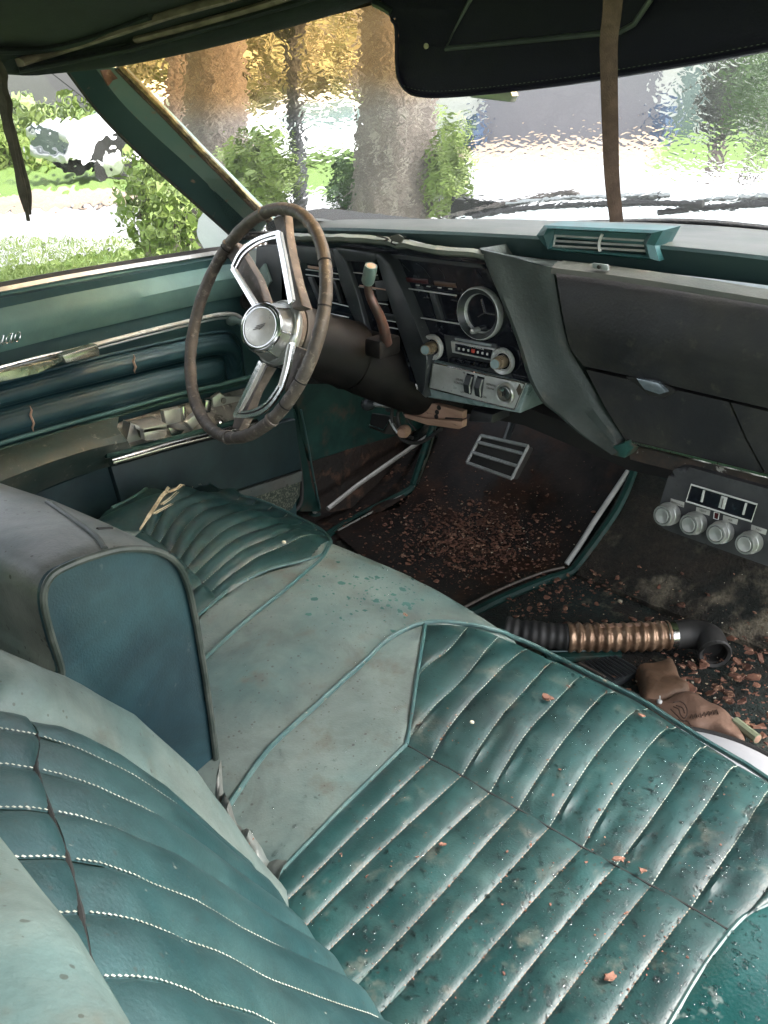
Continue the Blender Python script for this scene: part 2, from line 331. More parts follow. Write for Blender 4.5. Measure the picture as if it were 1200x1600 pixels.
CLOTH = mat('headliner_cloth', (0.013, 0.018, 0.021), (0.021, 0.028, 0.031), mott=.2, rough=0.95, scale=14, bump=.0008, bscale=500)
BEIGE = mat('beige_tape', (0.24, 0.18, 0.14), (0.15, 0.11, 0.085), rough=0.9, scale=40, bump=.0006, bscale=500)
VISORM = mat('navy_visor_vinyl', (0.008, 0.0055, 0.021), (0.011, 0.008, 0.027), rough=0.6, scale=14, bump=.0005, bscale=500, spec=.3)
STRAPM = mat('brown_strap', (0.115, 0.058, 0.046), (0.07, 0.034, 0.028), mott=.3, mots=40, rough=0.85, scale=40, bump=.0006, bscale=700)
SHREDM = mat('shredded_weatherstrip', (0.05, 0.042, 0.032), (0.085, 0.07, 0.055), rough=0.9, scale=50, bump=.001, bscale=300)
RED = mat('red_mark', (0.45, 0.04, 0.02), rough=.4)
MAROON = mat('maroon_lens', (0.07, 0.01, 0.012), (0.04, 0.008, 0.01), rough=.25)
AMBERL = mat('amber_lens', (0.12, 0.06, 0.03), (0.06, 0.03, 0.02), rough=.3)
WHITEP = mat('white_print', (0.5, 0.5, 0.47), rough=.5)
DIALC = mat('dial_dark', (0.012, 0.012, 0.014), (0.05, 0.03, 0.022), rough=.22, scale=60, lo=.6, hi=.75)
PRINTD = mat('dark_print', (0.12, 0.115, 0.10), rough=.5)
YELT = mat('yellow_sealant', (0.30, 0.22, 0.07), (0.10, 0.07, 0.035), rough=.8, scale=60, bump=.002, bscale=150)
# outside
MUTE[0] = 0.0
GRASS = mat('lawn', (0.12, 0.20, 0.03), (0.09, 0.155, 0.025), rough=.9, scale=3, c3=(.2, .3, .05), s3=14, bump=.02, bscale=30)
ROADM = mat('wet_pale_road', (0.40, 0.40, 0.40), (0.30, 0.30, 0.31), rough=.45, scale=1.2, c3=(.5, .5, .49), s3=9, lo3=.5, hi3=.65, bump=.004, bscale=60)
DIRT = mat('leafy_dirt', (0.34, 0.25, 0.18), (0.26, 0.2, 0.14), rough=.9, scale=3, c3=(.4, .36, .3), s3=12, bump=.01, bscale=30)
BARK = mat('bark', (0.145, 0.115, 0.098), (0.10, 0.08, 0.07), rough=.9, scale=10, stretch=(1, 1, .35), c3=(.21, .18, .155), s3=26, lo3=.5, hi3=.66, bump=.03, bscale=30)
LEAF1 = mat('leaf_bright', (0.12, 0.18, 0.035), (0.19, 0.25, 0.06), rough=.5, scale=3)
LEAF2 = mat('leaf_mid', (0.04, 0.085, 0.022), (0.07, 0.13, 0.03), rough=.6, scale=2)
LEAF3 = mat('leaf_olive', (0.22, 0.25, 0.14), (0.30, 0.27, 0.18), rough=.6, scale=2)
WHITEC = mat('white_car_paint', (0.8, 0.8, 0.8), (0.75, 0.75, 0.76), rough=.25)
DARKC = mat('dark_car_paint', (0.06, 0.08, 0.10), rough=.3)
CARG = mat('car_glass', (0.10, 0.14, 0.14), (0.2, 0.26, 0.25), rough=.08)
TYRE = mat('tyre', (0.025, 0.025, 0.025), rough=.8)
GREYW = mat('grey_siding', (0.21, 0.21, 0.235), (0.19, 0.19, 0.215), rough=.7, scale=2)
WHITEW = mat('white_siding', (0.62, 0.62, 0.6), (0.54, 0.54, 0.52), rough=.7, scale=2)
ROOFM = mat('shingles', (0.12, 0.11, 0.11), rough=.9)
BIN = mat('blue_bin', (0.06, 0.10, 0.18), rough=.5)
POSTB = mat('black_post_paint', (0.015, 0.016, 0.018), (0.03, 0.03, 0.032), rough=.5, scale=20)
SHIRT = mat('pink_cloth', (0.35, 0.12, 0.12), rough=.8)
BODYP = mat('body_paint', (0.05, 0.16, 0.15), (0.09, 0.21, 0.19), rough=.3, scale=5, coat=.3)

MUTE[0] = 0.16
def glass(name, kind):
    m, n, b, o = nodes(name); L = n.links.new; n.nodes.remove(b)
    tc = N(n, 'ShaderNodeTexCoord'); co = tc.outputs['Object']
    mp = N(n, 'ShaderNodeMapping'); mp.inputs['Scale'].default_value = (1, 1, 1)
    mp.inputs['Rotation'].default_value = (0, R(28 if kind == 'w' else -5), 0); L(co, mp.inputs[0])
    mp2 = N(n, 'ShaderNodeMapping'); mp2.inputs['Scale'].default_value = (44, 34, 105) if kind == 'w' else (30, 22, 22); L(mp.outputs[0], mp2.inputs[0])
    n1 = N(n, 'ShaderNodeTexNoise', i_Scale=1.0, i_Detail=1.2, i_Roughness=0.5, i_Distortion=0.9); L(mp2.outputs[0], n1.inputs['Vector'])
    bu = N(n, 'ShaderNodeBump', i_Strength=1.0, i_Distance=0.00017 if kind == 'w' else 0.00011); L(n1.outputs[0], bu.inputs['Height'])
    n2 = N(n, 'ShaderNodeTexVoronoi', i_Scale=70.0, feature='SMOOTH_F1'); L(co, n2.inputs['Vector'])
    b2 = N(n, 'ShaderNodeBump', i_Strength=1.0, i_Distance=0.00010 if kind == 'w' else 0.00016); L(n2.outputs[0], b2.inputs['Height']); L(bu.outputs[0], b2.inputs['Normal'])
    rf = N(n, 'ShaderNodeBsdfRefraction', i_IOR=1.33, i_Roughness=0.0); L(b2.outputs[0], rf.inputs['Normal'])
    gl = N(n, 'ShaderNodeBsdfGlossy', i_Roughness=0.05); L(b2.outputs[0], gl.inputs['Normal'])
    fr = N(n, 'ShaderNodeFresnel', i_IOR=1.08)
    tr = N(n, 'ShaderNodeBsdfTransparent')
    if kind == 'w':   # perished amber shade band along the top of the windscreen, with its own height in the glass
        sp = N(n, 'ShaderNodeSeparateXYZ'); L(co, sp.inputs[0])
        nn = N(n, 'ShaderNodeTexNoise', i_Scale=5.0, i_Detail=3.0); L(co, nn.inputs['Vector'])
        ma = N(n, 'ShaderNodeMath', operation='MULTIPLY_ADD'); L(nn.outputs[0], ma.inputs[0]); ma.inputs[1].default_value = 0.07; L(sp.outputs[2], ma.inputs[2])
        mb = N(n, 'ShaderNodeMath', operation='MULTIPLY_ADD'); L(sp.outputs[0], mb.inputs[0]); mb.inputs[1].default_value = -0.16; L(ma.outputs[0], mb.inputs[2])
        rm = N(n, 'ShaderNodeMapRange', interpolation_type='SMOOTHSTEP'); rm.inputs[1].default_value = 0.33; rm.inputs[2].default_value = 0.40; L(mb.outputs[0], rm.inputs[0])
        mx = N(n, 'ShaderNodeMix', data_type='RGBA'); mx.inputs[6].default_value = (.97, .98, .98, 1); mx.inputs[7].default_value = (1.0, 0.82, 0.58, 1); L(rm.outputs[0], mx.inputs[0])
        L(mx.outputs[2], rf.inputs['Color']); L(mx.outputs[2], tr.inputs['Color'])
    tl = N(n, 'ShaderNodeBsdfTranslucent'); tl.inputs[0].default_value = (.9, .92, .92, 1)
    m1 = N(n, 'ShaderNodeMixShader'); m1.inputs[0].default_value = 0.0; L(rf.outputs[0], m1.inputs[1]); L(tr.outputs[0], m1.inputs[2])
    m2 = N(n, 'ShaderNodeMixShader'); m2.inputs[0].default_value = 0.03; L(m1.outputs[0], m2.inputs[1]); L(gl.outputs[0], m2.inputs[2])
    m3 = N(n, 'ShaderNodeMixShader'); m3.inputs[0].default_value = 0.008; L(m2.outputs[0], m3.inputs[1]); L(tl.outputs[0], m3.inputs[2])
    L(m3.outputs[0], o.inputs[0]); return m
WGLASS = glass('wet_windscreen_glass', 'w'); SGLASS = glass('wet_side_glass', 's')
m, n, b, o = nodes('clear_gauge_glass'); b.inputs['Base Color'].default_value = (1, 1, 1, 1); b.inputs['Transmission Weight'].default_value = 1; b.inputs['Roughness'].default_value = .03; b.inputs['IOR'].default_value = 1.2; GGLASS = m
m, n, b, o = nodes('water'); b.inputs['Base Color'].default_value = (1, 1, 1, 1); b.inputs['Transmission Weight'].default_value = 1; b.inputs['Roughness'].default_value = .02; b.inputs['IOR'].default_value = 1.33; WATER = m

# ================================================================== BENCH CUSHION
fx = []; 
for q in [(290, 757), (400, 792), (515, 845), (620, 893), (700, 930), (760, 962), (850, 1022), (1000, 1096), (1200, 1215)]:
    p = at_z(*q, 0.36); fx.append((p[0], p[1]))
fx = A(sorted(fx)); fx = np.vstack([fx, [[0.62, fx[-1][1] - .012], [0.80, fx[-1][1] - .04]]])
def yf(x): return np.interp(x, fx[:, 0], fx[:, 1])
TT = A([-.05, 0, .015, .04, .08, .15, .27, .40, .52, .62, .75]); TZ = A([.33, .352, .363, .371, .3755, .373, .360, .338, .312, .292, .27])
def H(x, y):
    x = np.asarray(x, float); y = np.asarray(y, float); t = yf(x) - y
    z = np.interp(t, TT, TZ)
    e = np.clip((x + .655) / .05, 0, 1); z = z - .03 * (1 - e) ** 2
    e2 = np.clip((.78 - x) / .06, 0, 1); z = z - .03 * (1 - e2) ** 2
    # bolsters stand a little proud, the sitting areas sink
    z = z + .008 * np.exp(-((x + .12) / .13) ** 2) - .006 * np.exp(-((x - .38) / .14) ** 2) - .006 * np.exp(-((x + .47) / .10) ** 2)
    return z
def Sx(px, py): return at_f(px, py, H)
def C3(L, n=None, lift=0.0, cr=5):
    P = A([Sx(*q) for q in L]); P = crom(P, cr)
    if n: P = resamp(P, n)
    P = P.copy(); P[:, 2] = H(P[:, 0], P[:, 1]) + lift
    return P
def ext(L, k=40):
    """carry the last point on along its direction"""
    a, b = A(L[-2], float), A(L[-1], float); return L + [tuple(b + nrm(b - a) * k)]
seam = [(635, 1165), (673, 1187), (721, 1213), (765, 1240), (809, 1265), (858, 1294), (910, 1325), (962, 1354), (1017, 1385), (1079, 1419), (1140, 1456)]
pfront = [(679, 973), (725, 976), (771, 986), (817, 1003), (870, 1029), (917, 1053), (1000, 1095), (1063, 1135), (1100, 1158), (1158, 1192), (1200, 1220), (1262, 1262)]
FS = [  # stitches of the front part, front end first
    [(731, 981), (700, 1017), (654, 1056), (644, 1110), (635, 1165)],
    [(779, 996), (725, 1060), (679, 1104), (641, 1152), (635, 1165)],
    [(823, 1015), (795, 1035), (708, 1129), (673, 1187)],
    [(870, 1036), (836, 1061), (775, 1131), (721, 1213)],
    [(914, 1058), (880, 1084), (817, 1154), (765, 1240)],
    [(960, 1081), (925, 1104), (862, 1183), (809, 1265)],
    [(1012, 1108), (966, 1136), (916, 1200), (858, 1294)],
    [(1056, 1137), (1004, 1179), (950, 1256), (910, 1325)],
    [(1104, 1166), (1058, 1221), (1010, 1291), (962, 1354)],
    [(1152, 1197), (1112, 1246), (1062, 1317), (1017, 1385)],
    [(1210, 1230), (1168, 1288), (1129, 1346), (1079, 1419)],
    [(1262, 1264), (1230, 1330), (1195, 1395), (1140, 1456)]]
FB = [(664, 978), (658, 1020), (650, 1070), (642, 1130), (635, 1165)]
RS = [[(635, 1165), (562, 1237), (500, 1300), (450, 1352), (415, 1392), (395, 1415)],
      [(673, 1187), (500, 1358), (430, 1425), (395, 1460)],
      [(721, 1213), (600, 1325), (525, 1400), (455, 1472), (400, 1530)],
      [(765, 1240), (690, 1310), (600, 1400), (500, 1500), (430, 1575)],
      [(809, 1265), (760, 1318), (700, 1387), (590, 1505), (500, 1595), (450, 1650)],
      [(858, 1294), (775, 1385), (700, 1467), (580, 1600), (530, 1655)],
      [(910, 1325), (804, 1441), (700, 1562), (640, 1630)],
      [(962, 1354), (875, 1454), (760, 1600), (700, 1675)],
      [(1017, 1385), (925, 1500), (850, 1600), (790, 1680)],
      [(1079, 1419), (1012, 1508), (950, 1600), (890, 1690)],
      [(1140, 1456), (1096, 1517), (1046, 1600), (985, 1700)]]
P_outer = [(335, 1296), (365, 1250), (420, 1172), (500, 1098), (562, 1042), (600, 1006), (637, 983), (660, 976)] + pfront
D_outer = [(300, 1052), (320, 1030), (380, 975), (440, 927), (480, 893), (508, 867), (517, 848), (505, 832), (470, 812), (430, 793), (400, 781), (370, 772), (330, 759), (290, 755), (250, 762), (215, 775), (175, 795)]
D_in = [(300, 972), (340, 938), (360, 921), (400, 900), (435, 887), (480, 876), (505, 866), (515, 850)]
DS = [  # driver front part: front end first, seam end last
    [(515, 850), (480, 876), (435, 887), (400, 900), (340, 938)],
    [(511, 836), (455, 848), (400, 872), (328, 926)],
    [(497, 826), (440, 836), (385, 857), (316, 912)],
    [(475, 815), (420, 824), (365, 845), (303, 898)],
    [(450, 803), (395, 812), (345, 833), (292, 887)],
    [(425, 792), (375, 800), (325, 820), (280, 875)],
    [(402, 783), (352, 790), (305, 808), (266, 862)],
    [(378, 775), (330, 781), (287, 798), (250, 848)],
    [(350, 766), (305, 772), (265, 790), (235, 838)],
    [(318, 758), (285, 762), (250, 782), (222, 830)]]
DRS = [[(340, 938), (303, 970), (270, 1000)], [(316, 912), (270, 950), (240, 975)], [(292, 887), (250, 920), (215, 950)], [(266, 862), (225, 890), (190, 915)], [(222, 830), (180, 860), (150, 880)]]

seat = thing('bench_seat', 'long teal vinyl front seat cushion with stitched pleats and rain spots', 'seat cushion', (0.05, -0.5, 0.04))
pass_poly = A([Sx(*q)[:2] for q in ([(664, 978)] + pfront[1:] + [(1230, 1330), (1195, 1395), (1140, 1456)] + RS[-1][1:] + [RS[0][-1]] + RS[0][::-1][1:] + FB[::-1][1:])])
drv_poly = A([Sx(*q)[:2] for q in ([(515, 850), (497, 826), (450, 803), (402, 783), (350, 766), (318, 758), (250, 782), (222, 830), (150, 880), (270, 1000), (303, 970), (340, 938), (400, 900), (480, 876)])])
xs = np.arange(-.655, .7801, .0065); ts = np.r_[np.linspace(.62, .0, 96)]
GX, GT = np.meshgrid(xs, ts, indexing='ij'); GY = yf(GX) - GT; GZ = H(GX, GY)
low = np.zeros_like(GZ)
for P in (pass_poly, drv_poly):
    ins = inpoly(GX, GY, P); d = dpoly(GX, GY, P); low = np.maximum(low, np.where(ins, np.clip(d / .012, 0, 1) * .012 + .0015, 0))
for i in range(0, len(xs)):
    for j in range(0, len(ts)):
        GZ[i, j] += .004 * nz(GX[i, j], GY[i, j], 0.3, 7) + .0012 * nz(GX[i, j], GY[i, j], 2.0, 28)
G = np.stack([GX, GY, GZ - low], 2)
fr = []
for dy, z in ((.006, .338), (.012, .30), (.014, .24), (.006, .16), (-.01, .06)):
    fr.append(np.stack([xs, yf(xs) + dy, np.full_like(xs, z)], 1))
G = np.concatenate([G, np.stack(fr, 1)], 1)
lf = G[0].copy(); sides = []
for dx, z in ((-.008, -.02), (-.012, -.06), (-.012, -.12)):
    s = lf.copy(); s[:, 0] += dx; s[:, 2] = np.minimum(np.maximum(s[:, 2] + z, .06), s[:, 2]); sides.append(s)
rf_ = G[-1].copy(); sr = []
for dx, z in ((.008, -.02), (.012, -.06), (.012, -.2)):
    s = rf_.copy(); s[:, 0] += dx; s[:, 2] = np.minimum(np.maximum(s[:, 2] + z, .06), s[:, 2]); sr.append(s)
G = np.concatenate([A(sides[::-1]), G, A(sr)], 0)
mk('cushion_cover', sheet(G), FADED, seat)
mk('seat_frame', box((0.06, -.52, .10), (1.30, .56, .1)), VOID, seat)

def pleat(name, c0, c1, amp, mat_, par, n=26, m=9, pk=0.0, seed=0, base=0.0008, e0=.10, e1=.10):
    a = resamp(c0, n); b = resamp(c1, n); rows = []
    for i in range(n):
        v = i / (n - 1)
        env = min(1, (v / e0 + .25)) * min(1, ((1 - v) / e1) + .15)
        wd = np.linalg.norm(b[i] - a[i]); am = min(amp * env, wd * .30 + .0006); r = []
        for k in range(m):
            u = k / (m - 1); p = a[i] * (1 - u) + b[i] * u
            w = (math.sin(math.pi * u)) ** .62
            z = H(p[0], p[1]) + base + am * w
            if pk: z += pk * (.5 + .9 * ((seed * 37) % 10) / 10) * (math.exp(-((v - .87) / .07) ** 2) * math.exp(-((u - .15) / .09) ** 2) - .5 * math.exp(-((v - .80) / .12) ** 2) * math.exp(-((u - .40) / .16) ** 2))
            z += .0012 * nz(p[0], p[1], seed, 22) * w
            r.append((p[0], p[1], z))
        rows.append(r)
    return mk(name, sheet(rows), mat_, par)
stitch = []
def stitches(P, f=H, lift=.0008, w=.00055, step=.0052, duty=.66):
    P = A(P); L = np.linalg.norm(np.diff(P, axis=0), axis=1).sum(); n = max(2, int(L / step)); Q = resamp(P, n * 3 + 1)
    for k in range(n):
        a = Q[k * 3].copy(); b = Q[k * 3 + 2].copy()
        if f is not None:
            a[2] = f(a[0], a[1]) + lift; b[2] = f(b[0], b[1]) + lift
        d = b - a; s = nrm(np.cross(d, [0, 0, 1])) * w * (.8 + .5 * random.random())
        u = A([0, 0, w * .9]); m_ = (a + b) / 2 + u * 1.3
        V = [a - s * .4, a + s * .4, b + s * .4, b - s * .4, m_ - s, m_ + s, m_ - s - 2 * u, m_ + s - 2 * u]
        stitch.append((A(V), [(0, 4, 5, 1), (3, 2, 5, 4), (0, 6, 4), (6, 3, 4), (1, 5, 7), (5, 2, 7), (0, 1, 7, 6), (6, 7, 2, 3)]))
FC = [C3(FB, 40)] + [C3(q, 40) for q in FS]
for k in range(len(FC) - 1):
    pleat('front_pleat', FC[k], FC[k + 1], .0046, TEAL, seat, n=34, m=13, pk=.003 if k > 1 else .0, seed=k)
    if k > 0: stitches(FC[k])
RC = [C3(q, 34) for q in RS]
mk('stitching', join(stitch), THREAD, seat, smooth=False, kind='stuff'); stitch.clear()
for k in range(len(RC) - 1):
    pleat('rear_pleat', RC[k], RC[k + 1], .0040, TEAL, seat, n=30, m=13, seed=20 + k, e1=.02)
    if k > 0: stitches(RC[k])
mk('stitching', join(stitch), THREADB, seat, smooth=False, kind='stuff'); stitch.clear()
DC = [C3(q, 34) for q in DS]
for k in range(len(DC) - 1):
    pleat('front_pleat', DC[k], DC[k + 1], .0066, TEAL, seat, n=26, m=9, pk=.0, seed=40 + k)
    if k > 0: stitches(DC[k], w=.0005)
outer_l = C3([(290, 757), (255, 761), (222, 771), (196, 783), (160, 805), (128, 832)], 34)
pleat('outer_panel', DC[-1], outer_l, .003, TEAL, seat, n=26, m=9, seed=59)
DR = [C3(q, 16) for q in DRS]
for k in range(len(DR) - 1):
    pleat('rear_pleat', DR[k], DR[k + 1], .009, TEAL, seat, n=12, m=9, seed=60 + k)
# end panel right of the last pleat, wet
ep0 = C3([(1262, 1264), (1230, 1330), (1195, 1395), (1140, 1456)], 20); ep1 = C3([(1330, 1330), (1250, 1392), (1195, 1420), (1141, 1457)], 20)
pleat('end_panel', ep0, ep1, .006, TEAL, seat, n=20, m=11, seed=77)
WETC = mat('wet_corner_vinyl', (0.004, 0.042, 0.040), (0.010, 0.060, 0.056), mott=.3, mots=10, rough=.2, scale=9, c3=(.085, .125, .115), s3=13, lo3=.56, hi3=.60, bump=.0003)
pleat('end_bolster', C3([(1330, 1352), (1262, 1385), (1200, 1416), (1165, 1433), (1141, 1457), (1096, 1518), (1046, 1602), (985, 1700)], 40), C3([(1460, 1440), (1420, 1470), (1370, 1510), (1340, 1550), (1310, 1600), (1290, 1650), (1260, 1700), (1230, 1770)], 40), .005, WETC, seat, n=50, m=24, seed=81, base=.0025, e0=.02, e1=.02)
o = mk('stitching', join(stitch), THREAD, seat, smooth=False, kind='stuff'); stitch = []
def pipe(L, r=.0036, m=PIPE, lift=.0018, par=seat, pts=None):
    P = C3(L, None, lift) if pts is None else pts
    for k in range(len(P)): P[k, 2] += .0008 * nz(P[k, 0], P[k, 1], 5, 60)
    return mk('piping', tube(P, r, 8), m, par)
pipe(P_outer); pipe(FB, .0028); pipe(RS[0], .0028); pipe([(1141, 1457), (1165, 1433), (1200, 1416), (1262, 1385), (1330, 1352)], .0032, PIPE, .0005)
pipe([(1141, 1457), (1096, 1518), (1046, 1602), (985, 1700)], .0032, PIPE, .0005)
pipe(D_outer, .0032); pipe(D_in, .0026)
mk('seam', tube(C3(seam, None, .0006), .0016, 6), VOID, seat)
mk('seam', tube(C3([(340, 938), (303, 898), (275, 870), (222, 832)], None, .0006), .0014, 6), VOID, seat)
# split in the driver side of the cushion: raw foam showing
tearL = [(219, 834), (231, 815), (243, 797), (252, 782), (262, 770), (280, 757)]; P = C3(tearL, 26, .0065)
rows = []
for i, p in enumerate(P):
    v = i / 25; w = .0036 * (.25 + math.sin(math.pi * v) ** .6) * (.7 + .6 * random.random())
    rows.append([p + A([-w * 1.1, 0, -.001]), p + A([-w * .5, 0, .003 + .001 * random.random()]), p + A([0, 0, -.0015]), p + A([w * .5, 0, .003]), p + A([w * 1.1, 0, -.001])])
mk('torn_edge', sheet(rows), FOAM, seat)
for L in ([(252, 797), (266, 787), (277, 777)], [(262, 778), (282, 766), (300, 762), (312, 765)], [(240, 812), (255, 803), (268, 796)]):
    P = C3(L, 12, .011); mk('torn_edge', join([tube(P, np.linspace(.0016, .0005, 12), 6), tube(P + A([.004, .002, 0]), np.linspace(.0009, .0004, 12), 6)]), FOAM, seat)

# ================================================================== PASSENGER SEATBACK
PZ = A([.27, .30, .40, .50, .55, .62, .667, .71, .735, .755, .775]); PY = A([-.80, -.80, -.815, -.85, -.88, -.92, -.953, -.99, -1.016, -1.042, -1.075])
def ysb(x, z):
    y = np.interp(z, PZ, PY); g = np.interp(z, [.3, .5, .62, .70, .78], [.10, .20, .36, .34, .22])
    d = np.where(x < .29, 0, -(x - .29) * g) if np.ndim(x) else (-(x - .29) * g if x > .29 else 0)
    return y + d
def ztop(x): return np.interp(x, [.20, .24, .30, .41, .49, .53, .8], [.735, .742, .752, .775, .80, .815, .83])
backp = thing('passenger_seat_back', 'nearest teal seat back with white stitched pleats and pale bolster at lower left', 'seat back', (0.48, -.95, .26))
def sbp(x, v, lift=0.0):
    zt = ztop(x); z = .29 + (zt - .29) * v; return A([x, ysb(x, z) + lift * .8, z + lift * .6])
# pleats run up the back at even spacing
def seam_v(x): return np.interp(x, [.27, .33, .41, .45, .49, .53, .8], [.955, .965, .945, .935, .925, .92, .90])
stx = [.262, .292, .331, .371, .411, .451, .491, .531, .571, .611, .651, .69]
def bpleat(x0, x1, v0f, v1f, amp, seed, n=30, m=9):
    rows = []
    for i in range(n):
        w_ = i / (n - 1); r = []
        env = min(1, w_ / .06 + .3) * min(1, (1 - w_) / .06 + .3)
        for k in range(m):
            u = k / (m - 1); x = x0 + (x1 - x0) * u; v = v0f(x) + (v1f(x) - v0f(x)) * w_
            am = amp * env * math.sin(math.pi * u) ** .65
            p = sbp(x, v, .001 + am + .0015 * nz(x * 3, v, seed, 5)); r.append(p)
        rows.append(r)
    return mk('back_pleat', sheet(rows), TEALB, backp)
for k in range(len(stx) - 1):
    bpleat(stx[k], stx[k + 1], lambda x: 0.0, seam_v, .0068, k)
    bpleat(stx[k], stx[k + 1], seam_v, lambda x: 1.03, .0050, k + 30, n=8)
for k in range(1, len(stx) - 1):
    stitches([sbp(stx[k], v, .0026) for v in np.linspace(.02, seam_v(stx[k]) - .004, 40)], f=None, w=.00052, step=.0040)
    stitches([sbp(stx[k], v, .0026) for v in np.linspace(seam_v(stx[k]) + .004, 1.02, 12)], f=None, w=.00050, step=.0040)
mk('stitching', join(stitch), THREAD, backp, smooth=False, kind='stuff'); stitch = []
mk('seam', tube([sbp(x, seam_v(x), .001) for x in np.linspace(.262, .69, 40)], .0017, 6), VOID, backp)
# pale left bolster: rounded roll down the inner edge
vs = np.linspace(0, 1.22, 48); rows = []
for v_ in vs:
    v = min(v_, 1.0); ex = max(0, v_ - 1) * .47; z = .27 + (.742 - .27) * v; yi = np.interp(z, [.27, .389, .485, .592, .678, .743], [-.79, -.786, -.841, -.897, -.953, -1.006]); yo = np.interp(z, [.27, .326, .478, .547, .636, .695, .736], [-.745, -.752, -.807, -.838, -.892, -.941, -.984])
    y0 = ysb(.262, z)
    r = [(.266, y0 - .006, z), (.262, y0 + .002, z), (.250, max(yi, y0) + .008, z + .003), (.235, yi + .016, z + .004), (.218, (yi + yo) / 2 + .012, z + .004), (.205, yo + .004, z + .002), (.197, yo - .012, z - .004), (.192, yo - .045, z - .02), (.190, yo - .11, z - .03), (.192, yo - .16, z - .03)]
    rows.append([(a_, b_ - ex * 1.25, c_ + ex * .22) for a_, b_, c_ in r])
rows = A(rows); rr = []
for i in range(len(rows)): rr.append(resamp(crom(rows[i], 3), 26))
mk('bolster', sheet(rr), FADED, backp)
# pale top roll
rows = []
for x in np.linspace(.19, .80, 44):
    zt = ztop(x); yt = ysb(x, zt) ; drop = .03 * max(0, (.235 - x) / .045) ** 2
    r = []
    for a in np.linspace(-65, 215, 18):
        a = R(a); r.append((x, yt - .038 + .042 * math.cos(a) * 1.0, zt + .012 + .034 * math.sin(a) - drop + .002 * nz(x, a, 1, 9)))
    rows.append(r)
mk('top_roll', sheet(rows), FADED, backp)
# hidden shell behind
sh = [(x, ysb(x, .5) - .05, z) for x in (.2, .75) for z in (.27, .74)]
mk('back_shell', join([slab([(.21, -.88, .25), (.74, -.94, .25), (.74, -1.18, .72), (.21, -1.10, .66)], (0, -.05, -.03))]), SIDE, backp)
# crumpled loose trim in the gap beside the seat back
L = [[(349, 1262), (356, 1258), (346, 1300)], [(352, 1240), (352, 1245), (347, 1290)]]
foldp = thing('loose_seat_trim', 'crumpled grey vinyl flap poking out of the gap between the seat backs and cushion', 'vinyl flap', at_z(395, 1330, .31))
rows = []
edgeR = [(346, 1195), (350, 1240), (362, 1265), (378, 1290), (385, 1302), (408, 1322), (428, 1342), (446, 1350), (449, 1357)]
edgeL = [(336, 1260), (342, 1300), (350, 1320), (365, 1345), (380, 1365), (395, 1385), (408, 1400), (418, 1412), (428, 1420)]
eR = resamp(crom([at_z(*q, .378) for q in edgeR], 5), 40); eL = resamp(crom([at_z(*q, .352) for q in edgeL], 5), 40)
for i in range(40):
    r = []
    for k in range(8):
        u = k / 7; p = eL[i] * (1 - u) + eR[i] * u; p = p + A([0, 0, .008 * math.sin(i * .50 + u * 1.1) + .002 * math.sin(i * 1.3) + .010 * math.sin(math.pi * u)]); r.append(p)
    rows.append(r)
mk('flap', solid_sheet(rows, (0, -.0012, -.0012)), GREYV, foldp)
mk('rust_patch', slab([A(eR[28]) + A(q) for q in [(-.010, -.004, .004), (0, -.002, .006), (.004, -.016, .005), (-.004, -.020, .004), (-.012, -.014, .003)]], (0, 0, -.004)), FLAKE, foldp)

# ================================================================== DRIVER SEATBACK
backd = thing('driver_seat_back', 'tilted driver seat back with dark blue side panel and grey worn top', 'seat back', (-.25, -.72, .2))
XS = -.02
out = [at_x(*q, XS) for q in [(345, 1292), (340, 1210), (331, 1130), (318, 1040), (303, 955), (290, 905), (272, 876), (240, 860), (195, 858), (150, 868), (105, 885), (78, 903), (68, 935), (78, 985), (95, 1040), (104, 1085)]]
out.append(out[-1] + A([0, .03, -.14])); out.append(out[0] + A([0, -.02, -.08]))
O = crom(out, 4, closed=True)
mk('side_panel', slab([p + A([-.004, 0, 0]) for p in O], (-.012, 0, 0), bev=.003), SIDE, backd)
mk('piping', tube(O, .0038, 8, closed=True), PIPED, backd)
cen = O.mean(0)
rows = []
for dx, sc in [(-.002, .985), (-.012, 1.0), (-.03, 1.008), (-.10, 1.01), (-.20, 1.0), (-.30, .985), (-.40, .965), (-.50, .93), (-.54, .88), (-.56, .80)]:
    r = []
    for p in O:
        q = cen + (p - cen) * sc; q = q + A([dx, 0, -.03 * (abs(dx) / .5) ** 2 * (1 if p[2] > cen[2] else 0)]);
        q[2] += .004 * nz(q[0], q[1], q[2], 8); r.append(q)
    rows.append(r)
V, F = sheet(rows, cv=True); k0 = (len(rows) - 1) * len(O); F.append(tuple(range(k0, k0 + len(O))))
mk('back_cover', (V, F), GREYV, backd)
from mathutils.bvhtree import BVHTree as BT0
DB = BT0.FromPolygons([Vector(v) for v in V], F)
def cast_db(px, q):
    r = nrm(ray(px, q)); h = DB.ray_cast(Vector(CAM), Vector(r), 4.0); return A(h[0]) if h[0] is not None else None
# long piping that divides the top from the pleated face
top = [p for p in (cast_db(*q) for q in [(164, 858), (150, 839), (125, 820), (100, 803), (75, 786), (50, 769), (28, 757), (10, 752)]) if p is not None]
mk('piping', tube(crom(top, 6), .0036, 8), PIPED, backd)
p0 = [p for p in (cast_db(*q) for q in [(212, 835), (195, 829), (175, 826), (152, 827)]) if p is not None]
mk('seam', tube(crom(p0, 5), .0022, 6), VOID, backd)

